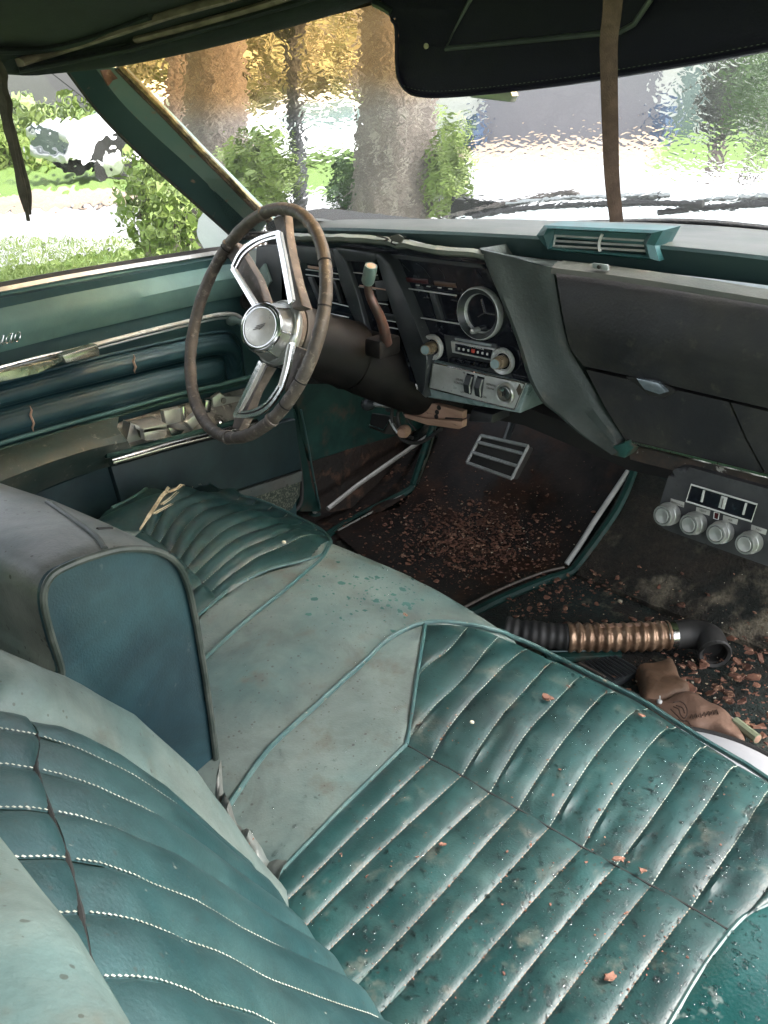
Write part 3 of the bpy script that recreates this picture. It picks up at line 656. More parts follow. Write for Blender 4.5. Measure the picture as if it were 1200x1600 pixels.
# ================================================================== FLOOR, FIREWALL, CABIN STRUCTURE
def Fz(x, y): return .04 + np.clip(np.asarray(y, float) - .50, 0, 1) * .85
def Fl(px, py, lift=0.0):
    p = at_f(px, py, lambda x, y: Fz(x, y)); p = A(p); p[2] += lift; return p
ys = np.r_[np.linspace(-2.3, -.3, 14), np.linspace(-.25, .95, 61)]; xsf = np.linspace(-.95, .85, 91)
G = [[(x, y, float(Fz(x, y)) + .004 * nz(x, y, 0, 9)) for y in ys] for x in xsf]
mk('cabin_floor', solid_sheet(G, (0, 0, -.03)), CARPETG, kind='structure')
mk('firewall', box((-.05, .98, .48), (1.80, .03, .50)), VOID, kind='structure')
# carpet up the passenger toe board
cp = thing('floor_carpet', 'sodden brown stained carpet over the passenger footwell', 'carpet', Fl(1050, 900))
G = []
for u in np.linspace(0, 1, 60):
    a = Fl(985 - 20 * u * 0 - (985 - 900) * u, 740 + (905 - 740) * u); r = []
    b0 = A([.85, a[1] - .02, 0])
    for v in np.linspace(0, 1, 60):
        p = a * (1 - v) + b0 * v; p[2] = float(Fz(p[0], p[1])) + .012 + .007 * nz(p[0], p[1], 0, 14) + .003 * nz(p[0], p[1], 0, 50); r.append(p)
    G.append(r)
mk('carpet_pile', solid_sheet(G, (0, 0, -.012)), CARPET, cp)
# driver's rubber mat
mp_ = [(648, 768), (690, 668), (760, 640), (985, 690), (987, 742), (890, 893), (855, 905), (760, 948), (700, 1000), (520, 838), (560, 818)]
P = [Fl(*q) for q in mp_]
pol = A(P)[:, :2]
x0, x1, y0, y1 = pol[:, 0].min(), pol[:, 0].max(), pol[:, 1].min(), pol[:, 1].max()
nx, ny = 110, 110; V = []; F = []; idx = {}
GX2, GY2 = np.meshgrid(np.linspace(x0, x1, nx), np.linspace(y0, y1, ny), indexing='ij'); ins = inpoly(GX2, GY2, pol)
for i in range(nx):
    for j in range(ny):
        idx[i, j] = len(V); x, y = GX2[i, j], GY2[i, j]; V.append((x, y, float(Fz(x, y)) + .012 + .003 * nz(x, y, 0, 8)))
for i in range(nx - 1):
    for j in range(ny - 1):
        if ins[i, j] and ins[i + 1, j] and ins[i + 1, j + 1] and ins[i, j + 1]: F.append((idx[i, j], idx[i + 1, j], idx[i + 1, j + 1], idx[i, j + 1]))
used = sorted({k for f in F for k in f}); rm = {k: i for i, k in enumerate(used)}
mk('floor_mat', ([V[k] for k in used], [tuple(rm[k] for k in f) for f in F]), MATF, label='dark brown rubber mat covered in rust crumbs under the brake pedal', cat='floor mat')
# metal edge trims of the mat
tr = thing('mat_edge_trim', 'teal and bright metal strip edging the right side of the driver floor mat', 'trim strip', Fl(885, 905))
mk('teal_edge', tube(crom([Fl(*q, .012) for q in [(700, 985), (757, 955), (800, 935), (850, 915), (888, 902), (905, 885), (935, 845), (965, 800), (988, 745), (990, 700)]], 5), .0105, 8), PAINT, tr)
mk('bright_edge', tube(crom([Fl(*q, .018) for q in [(884, 893), (905, 862), (930, 822), (955, 785), (980, 748)]], 5), .0062, 8), WHITEP, tr)  # white colour stands in for the bright reflection along the metal
mk('worn_edge', tube(crom([Fl(*q, .02) for q in [(700, 975), (757, 945), (800, 925), (850, 906), (880, 899)]], 5), .003, 6), SPOKEM, tr)
tr = thing('sill_trim', 'teal painted rail along the left side of the driver floor mat', 'trim rail', Fl(560, 815))
mk('rail', tube(crom([Fl(*q, .008) for q in [(500, 850), (530, 829), (580, 801), (640, 770), (648, 755)]], 5), .010, 8), PAINT, tr)
mk('rail', tube([Fl(646, 764, .01), Fl(664, 712, .02), Fl(684, 662, .03)], .010, 8), PAINT, tr)
mk('bright_edge', tube([Fl(652, 766, .015), Fl(668, 725, .02), Fl(680, 690, .03)], .0045, 8), CHROME, tr)
mk('worn_edge', tube([Fl(528, 836, .012), Fl(585, 805, .012), Fl(636, 776, .012)], .0025, 6), STEEL, tr)
# rusty pocket between sill and kick panel
mk('rusty_sill', solid_sheet([[Fl(*q, .006) for q in r] for r in ([(455, 800), (480, 830), (510, 858)], [(520, 780), (545, 795), (570, 812)], [(600, 735), (625, 750), (645, 768)], [(650, 690), (665, 700), (680, 715)])], (0, 0, -.01)), RUSTF, kind='structure')
# kick panel, body side ahead of the door
XK = -.80
mk('kick_panel', slab([at_x(*q, XK) for q in [(455, 560), (700, 520), (720, 640), (680, 665), (650, 672), (560, 697), (487, 722), (470, 680)]], (-.02, 0, 0), bev=.003), PAINT, label='glossy green painted panel beside the driver footwell', cat='kick panel')
mk('inner_sill', slab([at_x(*q, XK - .012) for q in [(470, 690), (700, 630), (690, 700), (640, 772), (520, 800), (496, 800)]], (-.02, 0, 0)), RUSTF, kind='structure')
rod = [at_x(512, 795, XK + .06), at_x(560, 757, XK + .05), at_x(610, 722, XK + .04), at_x(668, 682, XK + .03)]
mk('loose_rod', tube(rod, .0055, 8), STEEL, label='thin grey metal rod leaning in the rusty corner by the kick panel', cat='rod')
# door pillar
jm = thing('door_jamb', 'green painted body pillar between the door edge and the kick panel', 'door jamb', at_x(490, 790, -.79))
mk('jamb_panel', slab([at_x(*q, -.785) for q in [(450, 640), (462, 640), (476, 700), (488, 760), (503, 800), (468, 800), (470, 760), (462, 700)]], (-.03, 0, 0), bev=.004), PAINT, jm)
mk('rubber_seal', tube(crom([at_x(*q, -.78) for q in [(452, 640), (462, 690), (471, 750), (470, 785), (456, 800), (430, 806)]], 5), .0045, 8), RUBBER, jm)
mk('bright_edge', tube(crom([at_x(*q, -.782) for q in [(470, 640), (482, 700), (490, 745), (500, 795)]], 5), .0025, 6), PIPE, jm)
# sill plate cap, nut
bz = thing('sill_bolt', 'round teal capped bolt on the rusty sill', 'bolt', Fl(492, 807)); mk('cap', lathe([(.016, 0), (.015, .008), (.008, .011), (0, .011)], Fl(492, 807), (0, 0, 1), 16), PAINT, bz); mk('bolt_head', lathe([(.007, .01), (.006, .015), (0, .015)], Fl(492, 807), (0, 0, 1), 6), STEEL, bz)

# ================================================================== DRIVER DOOR
XD = -.72
door = thing('driver_door', 'closed teal driver door with chrome strips and padded panel', 'car door', (XD, -.5, .1))
back = (-.05, 0, 0)
def on_door(L, off=0.0): return [at_x(px, py, XD + off) for px, py in L]
# main skin
mk('door_skin', slab([(XD - .012, -1.3, .10), (XD - .012, .165, .10), (XD - .012, .165, .60), (XD - .012, .10, .735), (XD - .012, -1.3, .735)], back), DOORT, door)
# sloping pale top ledge: from window sill down to the crease
a = [at_x(*q, XD - .035) for q in [(-60, 466), (0, 456), (100, 437), (200, 420), (300, 404), (346, 397), (385, 396)]]
b = [at_x(*q, XD + .006) for q in [(-60, 530), (0, 515), (100, 491), (200, 469), (300, 447), (350, 437), (395, 430)]]
c = [p + A([-.004, 0, -.02]) for p in b]
G = [resamp(crom(L, 4), 30) for L in (a, b, c)]
G = [G[0], G[0] * .66 + G[1] * .34 + A([.004, 0, .002]), G[0] * .3 + G[1] * .7 + A([.005, 0, .002]), G[1], G[2], G[2] + A([-.01, 0, -.02])]
mk('door_ledge', sheet(G), DOORL, door)
mk('sill_strip', bar([p + A([0, 0, .002]) for p in resamp(crom(a, 4), 20)], .007, .008, (1, 0, .5)), BRIGHT, door)
mk('window_felt', bar([p + A([-.008, 0, .008]) for p in resamp(crom(a, 4), 20)], .010, .010, (1, 0, .2)), RUBBER, door)
# arched chrome moulding
mold = crom(on_door([(-60, 592), (0, 577), (60, 562), (120, 546), (200, 525), (260, 510), (310, 498), (345, 491), (368, 492), (382, 503), (388, 520)], .004), 6)
mk('arched_moulding', tube(mold, .0038, 8), BRIGHT, door)
mk('arched_moulding', tube(mold + A([-.002, -.002, -.008]), .0022, 8), STRIPM, door)
# padded rolls with ribbed grain
def roll(topL, botL, d, name='padded_roll'):
    T = resamp(crom(on_door(topL), 5), 50); B = resamp(crom(on_door(botL), 5), 50); rows = []
    for i in range(50):
        e = min(1, (49 - i) / 5 + .15) ; r = []
        for u in np.linspace(0, 1, 12):
            p = T[i] * (1 - u) + B[i] * u; p = p + A([d * e * math.sin(math.pi * u) ** .6 - .002, 0, 0]); r.append(p)
        rows.append(r)
    return mk(name, sheet(rows), PADM, door)
roll([(-60, 614), (0, 601), (80, 580), (160, 559), (240, 541), (300, 528), (345, 520), (362, 522), (374, 540), (379, 570), (383, 590)],
     [(-60, 652), (0, 638), (80, 617), (160, 597), (240, 577), (300, 563), (340, 555), (350, 560), (353, 575), (356, 590), (358, 597)], .022)
roll([(-60, 653), (0, 639), (80, 618), (160, 598), (240, 578), (300, 564), (339, 556), (348, 562), (351, 590)],
     [(-60, 712), (0, 690), (80, 667), (160, 645), (240, 623), (300, 608), (340, 600), (348, 598), (352, 596)], .026)
mk('pad_piping', tube(crom(on_door([(-60, 612), (0, 599), (80, 578), (160, 557), (240, 539), (300, 526), (345, 518), (365, 520), (377, 538), (382, 570), (387, 592)], .003), 5), .0026, 8), PADM, door)
for q, h in (((210, 569), .035), ((50, 655), .045)):
    p = at_x(*q, XD + .0235); L = [p + A([0, -.002 * math.sin(k * 2.1), -h / 2 + h * k / 6]) for k in range(7)]
    mk('split_in_pad', tube(L, [.0006, .0024, .0034, .0032, .003, .0022, .0006], 6, flat=.6), TIPC, door)
# armrest ledge
e1 = resamp(crom(on_door([(-60, 713), (0, 692), (80, 669), (160, 647), (240, 625), (300, 610), (345, 600), (392, 588)], .004), 5), 40)
mk('armrest_piping', tube(e1, .0042, 8), DOORL, door)
mk('armrest_piping', tube(e1 + A([.004, 0, -.009]), .0028, 8), PAINT, door)
# front half: open recess with window switches ; rear half: sloping armrest
ar = [[at_x(*q, XD + f) for q in L] for f, L in ((.008, [(-60, 722), (0, 702), (80, 678), (160, 655), (186, 650)]), (.045, [(-60, 742), (0, 722), (80, 698), (150, 678), (183, 668)]), (.062, [(-60, 762), (0, 740), (80, 713), (150, 690), (190, 678)]), (.068, [(-60, 775), (0, 752), (80, 722), (150, 700), (200, 690)]), (.055, [(-60, 800), (0, 770), (80, 735), (150, 712), (205, 700)]), (.01, [(-60, 830), (0, 800), (80, 760), (150, 735), (205, 720)]))]
mk('armrest', sheet([resamp(crom(L, 5), 30) for L in ar]), mat('armrest_vinyl', (.025, .048, .042), (.045, .055, .045), mott=.3, spec=.3, rough=.55, scale=16, c3=(.14, .14, .11), s3=60, lo3=.6, hi3=.72, bump=.0003), door)
# switch recess tray
tray = [on_door([(186, 660), (250, 640), (330, 620), (395, 603)], -.004), on_door([(160, 702), (240, 680), (320, 658), (395, 640)], .028), on_door([(165, 717), (240, 698), (320, 676), (400, 655)], .050)]
mk('switch_tray', sheet([resamp(L, 16) for L in tray]), STEEL if False else mat('dusty_switch_plate', (.12, .12, .10), (.2, .19, .16), rough=.3, metal=.3, scale=30, c3=(.35, .33, .28), s3=50, lo3=.58, hi3=.66), door)
mk('armrest_chrome', tube(resamp(crom(on_door([(173, 722), (200, 715), (260, 698), (320, 683), (345, 676), (400, 660)], .056), 4), 30), .0085, 10, flat=1.0), CHROME, door)
mk('tray_lip', tube(resamp(crom(on_door([(165, 712), (260, 688), (345, 665), (400, 650)], .05), 4), 30), .005, 8), PAINT, door)
# chunky square door pull
def sbx(L, off, dep, m, nm, bev=.003):
    return mk(nm, slab([at_x(*q, XD + off) for q in L], (-dep, 0, 0), bev=bev), m, door)
hp = [at_x(*q, XD + .058) for q in [(201, 657), (222, 669), (259, 662), (259, 682), (226, 688), (222, 676)]]
pull = mk('pull_handle', join([slab([at_x(*q, XD + .062) for q in [(224, 670), (260, 662), (260, 683), (227, 689)]], (-.012, 0, 0), bev=.003, rnd=.004), slab([at_x(224, 670, XD + .062), at_x(260, 662, XD + .062), at_x(238, 649, XD + .010), at_x(202, 657, XD + .010)], (0, 0, -.008), bev=.002),
        slab([at_x(*q, XD + .03) for q in [(203, 660), (212, 664), (216, 684), (232, 690), (232, 697), (204, 694), (190, 700), (200, 685)]], (-.02, 0, 0), bev=.002)]), SATIN, door)
sbx([(256, 642), (283, 637), (284, 660), (260, 665)], .036, .012, SATIN, 'switch_plate')
sbx([(285, 635), (290, 634), (292, 658), (287, 660)], .042, .01, CHROME, 'switch_lever')
sbx([(259, 664), (270, 672), (290, 672), (280, 682), (268, 682)], .045, .01, CHROME, 'switch_lever')
sbx([(291, 660), (308, 645), (318, 655), (302, 672)], .046, .012, SATIN, 'window_switch')
sbx([(322, 625), (332, 625), (330, 645), (320, 646)], .03, .01, CHROME, 'switch_lever')
sbx([(332, 622), (345, 612), (350, 622), (390, 618), (392, 640), (350, 642), (334, 638)], .012, .008, SATIN, 'latch_bracket')
mk('latch_screw', lathe([(.006, 0), (.006, .002), (0, .003)], at_x(349, 626, XD + .013), (1, 0, 0), 12), PRINTD, door)
mk('latch_screw', lathe([(.005, 0), (.005, .006), (0, .008)], at_x(343, 660, XD + .045), (1, 0, .3), 12), CHROME, door)
# lower panels
sbx([(-60, 800), (60, 770), (168, 726), (190, 800), (120, 900), (-60, 900)], -.004, .02, DARKD, 'lower_panel')
sbx([(173, 728), (345, 684), (462, 655), (472, 735), (330, 775), (290, 800), (195, 800)], .004, .02, DARKD, 'map_pocket', bev=.004)
sbx([(330, 782), (472, 737), (472, 752), (330, 800)], .008, .01, GREYV, 'scuff_strip', bev=.001)
sbx([(300, 802), (470, 752), (468, 775), (455, 797), (430, 804), (300, 845)], .004, .01, CARPETD, 'door_carpet', bev=.001)
# long chrome door release
mk('release_handle', join([slab([at_x(*q, XD + .045) for q in [(97, 556), (153, 539), (156, 546), (156, 556), (104, 568)]], (-.018, 0, 0), bev=.003), slab([at_x(*q, XD + .03) for q in [(-60, 600), (0, 583), (70, 566), (97, 560), (100, 566), (60, 583), (0, 597), (-60, 613)]], (-.012, 0, 0), bev=.003)]), mat('tarnished_chrome', (.5, .5, .42), (.25, .3, .24), rough=.25, metal=.8, scale=30, c3=(.2, .17, .1), s3=50, lo3=.56, hi3=.66), door)
mk('release_bezel', tube(crom(on_door([(-60, 590), (0, 574), (60, 558), (96, 550)], .012), 4), .0035, 8), CHROME, door)
# script emblem, letters drawn as one running wire each
def letter(strokes, ox, sc, base, par, m=CHROME, r=.0010):
    L = []
    for st in strokes:
        P = []
        for x, z in st: P.append(base + A([0, (ox + x + z * .35) * sc, z * sc]))
        L.append(tube(crom(P, 5), r, 6))
    return mk('script_letter', join(L), m, par)
glyph = {'T': [[(-.1, 1.7), (.5, 1.9), (1.2, 1.85)], [(.6, 1.85), (.45, .9), (.3, 0)]], 'o': [[(.45, 1), (.15, .8), (.1, .3), (.4, 0), (.7, .3), (.7, .8), (.45, 1)]],
         'r': [[(.0, 0.1), (.2, .9), (.3, 1.05), (.4, .85), (.7, .9), (.6, .3), (.8, 0), (1, .2)]], 'n': [[(0, .7), (.15, .95), (.2, .5), (.1, 0), (.3, .7), (.55, 1), (.7, .7), (.65, .2), (.8, 0), (1, .3)]],
         'a': [[(.7, .9), (.4, 1), (.1, .6), (.15, .1), (.4, .1), (.7, .7), (.75, .95), (.7, .3), (.8, 0), (1, .25)]], 'd': [[(.7, .8), (.4, 1), (.1, .6), (.15, .1), (.4, .1), (.7, .7), (.85, 2.0), (.75, 1.2), (.7, .3), (.8, 0), (1, .2)]]}
em = thing('script_emblem', 'small chrome script lettering on the upper door panel at the left edge', 'emblem', at_x(10, 535, XD + .002))
pe = at_x(35, 520, XD + .003); sc = .0148
word = 'Toronado'; w0 = len(word) * 1.02
pb = at_x(33, 532, XD + .003)
for i, ch in enumerate(word): letter(glyph[ch], i * 1.02 - w0 + .1, sc, pb, em)
# lock knob hole and tall ivory knob near the hinge
mk('hinge_hole', lathe([(.018, 0), (.016, .004), (.013, .001), (0, 0)], at_x(386, 470, XD + .0), (1, 0, 0), 16), VOID, door)
mk('mirror_control', join([lathe([(.006, 0), (.006, .05), (.009, .055), (.012, .062), (.011, .068), (0, .07)], at_x(404, 510, -.66), nrm(at_x(376, 503, -.70) - at_x(404, 510, -.66)), 16)]), KNOBG, door)

# ---------------- side window, outside mirror
wz0 = .735
pane = [(XD - .045, -1.25, wz0), (XD - .045, .10, wz0), (XD - .045, .06, .80), (XD - .03, -.33, 1.075), (XD - .03, -.60, 1.10), (XD - .03, -1.25, 1.10)]
mk('side_window_glass', slab(pane, (-.005, 0, 0)), SGLASS, label='rain speckled side window above the driver door', cat='side window')
mir = thing('door_mirror', 'round white rain speckled mirror outside the front corner of the side window', 'door mirror', at_x(330, 385, -.92))
mc = at_x(338, 362, -.92)
mk('mirror_shell', lathe([(.0, -.004), (.045, -.002), (.052, .01), (.05, .03), (.035, .05), (0, .058)], mc, (-.3, .9, 0), 32), SATIN, mir)
mk('mirror_glass', lathe([(.046, -.005), (.0, -.007)], mc, (-.3, .9, 0), 32), WHITEC, mir)
mk('mirror_stem', tube([mc + A([0, .02, -.03]), mc + A([.03, .02, -.09]), mc + A([.06, .02, -.13])], .009, 8), CHROME, mir)
# ---------------- A pillar
pil = thing('windscreen_pillar', 'slanted teal pillar between the side window and the windscreen', 'roof pillar', (-.68, 0, .8))
xo, xm, xi = -.715, -.685, -.655
Lo = [at_x(*q, xo) for q in [(104, 112), (139, 159), (173, 198), (235, 258), (300, 315), (358, 367), (375, 385)]]
Lm = [at_x(*q, xm) for q in [(150, 108), (190, 160), (240, 210), (290, 255), (340, 302), (385, 345), (405, 365)]]
Li = [at_x(*q, xi) for q in [(182, 106), (215, 140), (260, 185), (305, 232), (350, 277), (400, 327), (420, 345)]]
n_ = 30; a, b, c = [resamp(crom(L, 5), n_) for L in (Lo, Lm, Li)]
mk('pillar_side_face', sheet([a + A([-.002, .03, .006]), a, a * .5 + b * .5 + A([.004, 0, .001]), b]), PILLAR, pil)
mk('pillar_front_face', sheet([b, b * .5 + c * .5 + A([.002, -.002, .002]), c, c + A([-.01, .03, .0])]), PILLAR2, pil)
mk('seal', tube(a + A([-.001, .004, .001]), .0045, 8), RUBBER, pil)
mk('glass_sealant', tube(c + A([.002, .004, .003]), .0045, 6), YELT, pil)
mk('rubber_edge', tube(c + A([-.002, .001, -.001]), .0035, 6), mat('perished_edge', (.05, .03, .018), (.12, .07, .04), rough=.9, scale=90, bump=.002, bscale=200), pil)
mk('rust_flake', slab([at_x(*q, xm + .02) for q in [(158, 110), (178, 108), (186, 122), (176, 126), (170, 134), (163, 122)]], (-.004, 0, 0)), FLAKE, pil)

# ================================================================== DASHBOARD
dash = thing('dashboard', 'green and olive padded dashboard with black instrument cluster', 'dashboard', (-.1, .05, .55))
def py_(L, y): return [at_y(px, q, y) for px, q in L]
def dslab(L, y, dep, m, nm, bev=.002, par=None, rnd=0.0, seg=2, **k): return mk(nm, slab(py_(L, y), (0, dep, 0), bev=bev, rnd=rnd, seg=seg), m, par or dash, **k)
# top pad
E1 = [(440, 352), (457, 357), (503, 356), (560, 357), (640, 360), (720, 363), (800, 367), (850, 370), (1023, 383), (1110, 391), (1200, 401), (1300, 414), (1420, 434)]
E0y = [(440, 341, .0), (470, 341, .03), (503, 346, .06), (540, 343, .12), (640, 342, .22), (760, 342, .29), (840, 344, .32), (975, 347, .34), (1100, 353, .345), (1200, 362, .33), (1300, 373, .31), (1420, 390, .26)]
BY = .045
e1 = resamp(crom(py_(E1, BY), 5), 60); e0 = resamp(crom([at_y(px, q, y) for px, q, y in E0y], 5), 60)
lo = [(440, 365), (454, 366), (503, 366), (560, 367), (607, 369), (640, 373), (693, 386), (773, 395), (850, 404), (925, 413), (1200, 446), (1300, 460), (1420, 478)]
e2 = resamp(crom(py_(lo, BY + .004), 5), 60)
Gt = [e0 + A([0, .10, -.03]), e0 + A([0, .05, -.006]), e0, e0 * .6 + e1 * .4 + A([0, 0, .004]), e0 * .25 + e1 * .75 + A([0, 0, .004]), e1 * .95 + e0 * .05 + A([0, 0, .002]), e1]
mk('top_pad', sheet(Gt), DASHT, dash)
mk('top_band', sheet([e1 + A([0, .0005, .0005]), e1 + A([0, -.003, -.004]), e1 * .7 + e2 * .3 + A([0, -.003, 0]), e1 * .3 + e2 * .7 + A([0, -.002, 0]), e2]), DASHF, dash)
# pale strip below the band, then the soft roll above the glovebox
st0 = py_([(640, 374), (693, 387), (773, 396), (850, 405), (925, 413), (1060, 429), (1200, 446), (1300, 460), (1420, 478)], .02)
st1 = [p + A([0, -.012, -.010]) for p in st0]; 
mk('pale_strip', sheet([resamp(crom(L, 4), 40) for L in (st0, st1, [p + A([0, -.002, -.004]) for p in st1])]), STRIPM, dash)
# centre surround
inner = [(752, 390), (767, 427), (783, 465), (800, 507), (815, 550), (827, 590), (847, 627), (873, 648), (907, 678), (957, 711)]
outer = [(863, 418), (868, 445), (874, 480), (883, 523), (893, 550), (905, 572), (925, 605), (945, 640), (967, 675), (976, 700)]
Yc = -.035
a = resamp(crom(py_(inner, Yc), 5), 40); b = resamp(crom([at_y(px, q, y) for (px, q), y in zip(outer, np.linspace(-.012, .0, 10))], 5), 40)
rows = []
for i in range(40):
    p, q = a[i], b[i]; w = q - p
    r = [p + A([-.012, .09, -.004]), p + A([-.012, .03, -.002]), p + A([-.009, .008, 0]), p + A([-.002, 0, 0]), p + w * .06 + A([0, -.002, 0]), p + w * .2 + A([0, .001, 0]), p + w * .5 + A([0, .004 , 0]), p + w * .8 + A([0, -.004, 0]), p + w * .93 + A([0, -.002, 0]), q, q + A([.002, .02, 0])]
    rows.append(r)
mk('centre_surround', sheet(rows), OLIVE2, dash)
mk('surround_top', sheet([[at_y(757, 389, .01), at_y(785, 396, .02), at_y(815, 401, .02), at_y(850, 405, .02), at_y(872, 407, .02)], [at_y(752, 390, -.035), at_y(780, 397, -.0293), at_y(808, 404, -.0235), at_y(836, 411, -.0178), at_y(863, 418, -.012)]]), OLIVE2, dash)
# hood over the instruments
hd = [(440, 364), (470, 367), (530, 368), (575, 370), (600, 373), (617, 378), (630, 377), (660, 384), (700, 389), (735, 391), (757, 396)]
hp_ = resamp(crom([at_y(px, q, y) for (px, q), y in zip(hd, [-.03, -.04, -.045, -.045, -.045, -.045, -.045, -.043, -.04, -.036, -.035])], 5), 50)
for i in range(50): hp_[i, 2] += .0012 * nz(hp_[i, 0], 0, 0, 40)
rows = [hp_ + A([0, .085, -.03]), hp_ + A([0, .03, -.007]), hp_ + A([0, .008, .0015]), hp_ + A([0, -.002, -.002]), hp_ + A([0, .000, -.008]), hp_ + A([0, .008, -.012]), hp_ + A([0, .09, -.018])]
mk('instrument_hood', sheet(rows), mat('hood_vinyl', (.15, .165, .135), (.10, .12, .10), rough=.5, scale=14, c3=(.22, .20, .15), s3=60, lo3=.56, hi3=.7), dash)
for L in ([(588, 368), (600, 371), (607, 374), (600, 376)], [(610, 369), (614, 374), (611, 379), (618, 383)], [(620, 373), (628, 371), (634, 370)]):
    mk('vinyl_crack', tube(crom([at_y(px, q, -.049) for px, q in L], 4), .0013, 5), VOID, dash)
mk('raised_tear', slab(py_([(606, 371), (614, 368), (622, 366), (630, 371), (624, 380), (614, 377)], -.052), (0, .004, -.001), bev=.001), DASHT, dash)
# instrument panel backing
CY = -.010
dslab([(440, 370), (620, 380), (757, 400), (775, 440), (835, 602), (670, 570), (575, 545), (440, 500)], CY, .02, GLOSSB, 'cluster_face', 0)
dslab([(598, 396), (752, 414), (757, 420), (600, 402)], CY - .004, .004, BLACKP, 'upper_strip', 0)
dslab([(456, 384), (518, 390), (528, 418), (470, 410)], CY - .006, .006, BLACKP, 'upper_strip', .001)
def win(L, y, m, nm): dslab(L, y, .003, m, nm, .0005)
win([(629, 433), (667, 437), (668, 444), (631, 440)], CY - .004, MAROON, 'warning_lens'); win([(677, 439), (710, 443), (712, 450), (679, 446)], CY - .004, AMBERL, 'warning_lens')
for k in range(5): win([(632 + k * 17, 443 + k * 1.9), (637 + k * 17, 443.6 + k * 1.9), (637 + k * 17, 445 + k * 1.9), (632 + k * 17, 444.4 + k * 1.9)], CY - .005, WHITEP, 'gauge_mark')
win([(629, 449), (712, 461), (712, 463), (630, 451)], CY - .008, BRIGHT, 'gauge_rim'); win([(645, 494), (720, 506), (720, 508), (646, 496)], CY - .008, BRIGHT, 'gauge_rim')
dslab([(630, 451), (638, 452), (652, 495), (646, 495)], CY - .007, .007, BLACKP, 'gauge_divider', .001); dslab([(670, 457), (678, 458), (691, 501), (682, 500)], CY - .007, .007, BLACKP, 'gauge_divider', .001)
win([(661, 465), (670, 466), (671, 467), (662, 466)], CY - .003, CHROME, 'gauge_needle'); win([(703, 469), (716, 471), (717, 472), (704, 470)], CY - .003, CHROME, 'gauge_needle')
# scratches / peeled spots in the black face
for L in ([(650, 412), (660, 418), (668, 428), (672, 434)], [(685, 420), (692, 428), (695, 436)], [(628, 412), (636, 420), (640, 424)], [(745, 425), (752, 434)]):
    mk('peeled_paint', tube(crom(py_(L, CY - .001), 4), .0009, 5, flat=.5), BLACKP, dash)
# clock
def circ_y(px, py, ry, y):
    c = at_y(px, py, y); r = abs(at_y(px, py - ry, y)[2] - at_y(px, py + ry, y)[2]) / 2; return c, r
AXY = A([0, -1.0, 0])
c, r = circ_y(746, 491, 42, CY - .012)
mk('clock_bezel', lathe([(r * .97, -.012), (r, -.004), (r * .97, 0), (r * .93, .001), (r * .88, -.003), (r * .74, -.008), (r * .72, -.007), (r * .70, -.012)], c, AXY, 48), BRIGHT, dash)
mk('clock_trim', lathe([(r * .93, .0012), (r * .74, -.0060)], c, AXY, 48), BLACKP, dash)
mk('clock_dial', lathe([(r * .71, -.0145), (0, -.014)], c, AXY, 32), DIALC, dash)
for ang, l in ((R(112), .52), (R(2), .5), (R(215), .35)):
    d = A([math.cos(ang), 0, math.sin(ang)]); mk('clock_hand', bar([c + A([0, .011, 0]) + A([r * .12, 0, r * .02]), c + A([0, .011, 0]) + A([r * .12, 0, r * .02]) + d * r * l], .0016, .0008, (0, -1, 0)), CHROME, dash)
mk('clock_knob', lathe([(.0045, -.01), (.005, 0), (.004, .006), (0, .007)], at_y(741, 517, CY - .01), AXY, 12), SATIN, dash)
# radio
dslab([(693, 523), (775, 538), (800, 590), (700, 566)], CY - .003, .003, BLACKP, 'radio_plate', .001)
dslab([(710, 528), (766, 538), (766, 542), (711, 532)], CY - .006, .003, STRIPM, 'radio_label', .0005)
dslab([(704, 533), (773, 545), (769, 564), (706, 551)], CY - .008, .006, BRIGHT, 'radio_frame', .001)
dslab([(711, 537), (769, 547), (766, 561), (711, 549)], CY - .0095, .002, GLOSSB, 'radio_dial', .0005)
for k in range(7):
    px_ = 715 + k * 7.4; q0 = 546 + k * 1.45
    win([(px_, q0 - 3), (px_ + 2, q0 - 2.6), (px_ + 2, q0 + .8), (px_, q0 + .4)], CY - .0118, WHITEP, 'dial_figure')
win([(736, 545.5), (740, 546.2), (740, 552), (736, 551.3)], CY - .013, RED, 'dial_pointer')
for k in range(5):
    x_, q0 = 706 + k * 12.2, 563 + k * 2.2; dslab([(x_ - 5, q0 - 3.4), (x_ + 4, q0 - 1.6), (x_ + 4, q0 + 4.5), (x_ - 5, q0 + 2.7)], CY - .016, .012, GLOSSB, 'radio_button', .002)
def knob(px, q, ry, kx, kq, kr, nm):
    c, r = circ_y(px, q, ry, CY - .006)
    k_ = mk(nm + '_ring', lathe([(r, 0), (r, .004), (r * .92, .007), (r * .70, .005), (r * .66, .002), (r * .6, .002)], c, AXY, 36), BRIGHT, dash)
    mk(nm + '_well', lathe([(r * .66, .0015), (0, .0015)], c, AXY, 24), GLOSSB, dash)
    e, kr_ = circ_y(kx, kq, kr, CY - .035)
    ax = nrm(e - c); l = np.linalg.norm(e - c)
    mk(nm, lathe([(kr_ * 1.12, .002), (kr_ * 1.15, l * .55), (kr_ * 1.05, l * .62), (kr_ * .95, l * .66), (kr_ * .98, l * .95), (kr_ * .9, l * 1.0), (kr_ * .82, l * .99), (0, l * .97)], c, ax, 28), mat('brass_knob', (.35, .26, .16), (.2, .15, .10), rough=.3, metal=.7) if nm + 'x' not in MATS and nm == 'tuning_knob' else MATS.get('brass_knob', SATIN), dash)
    mk(nm + '_cap', lathe([(kr_ * .84, l * .99), (kr_ * .8, l * 1.03), (0, l * 1.03)], c, ax, 28), mat('pale_blue_cap', (.22, .33, .36), (.3, .4, .42), rough=.25, metal=.5) if 'pale_blue_cap' not in MATS else MATS['pale_blue_cap'], dash)
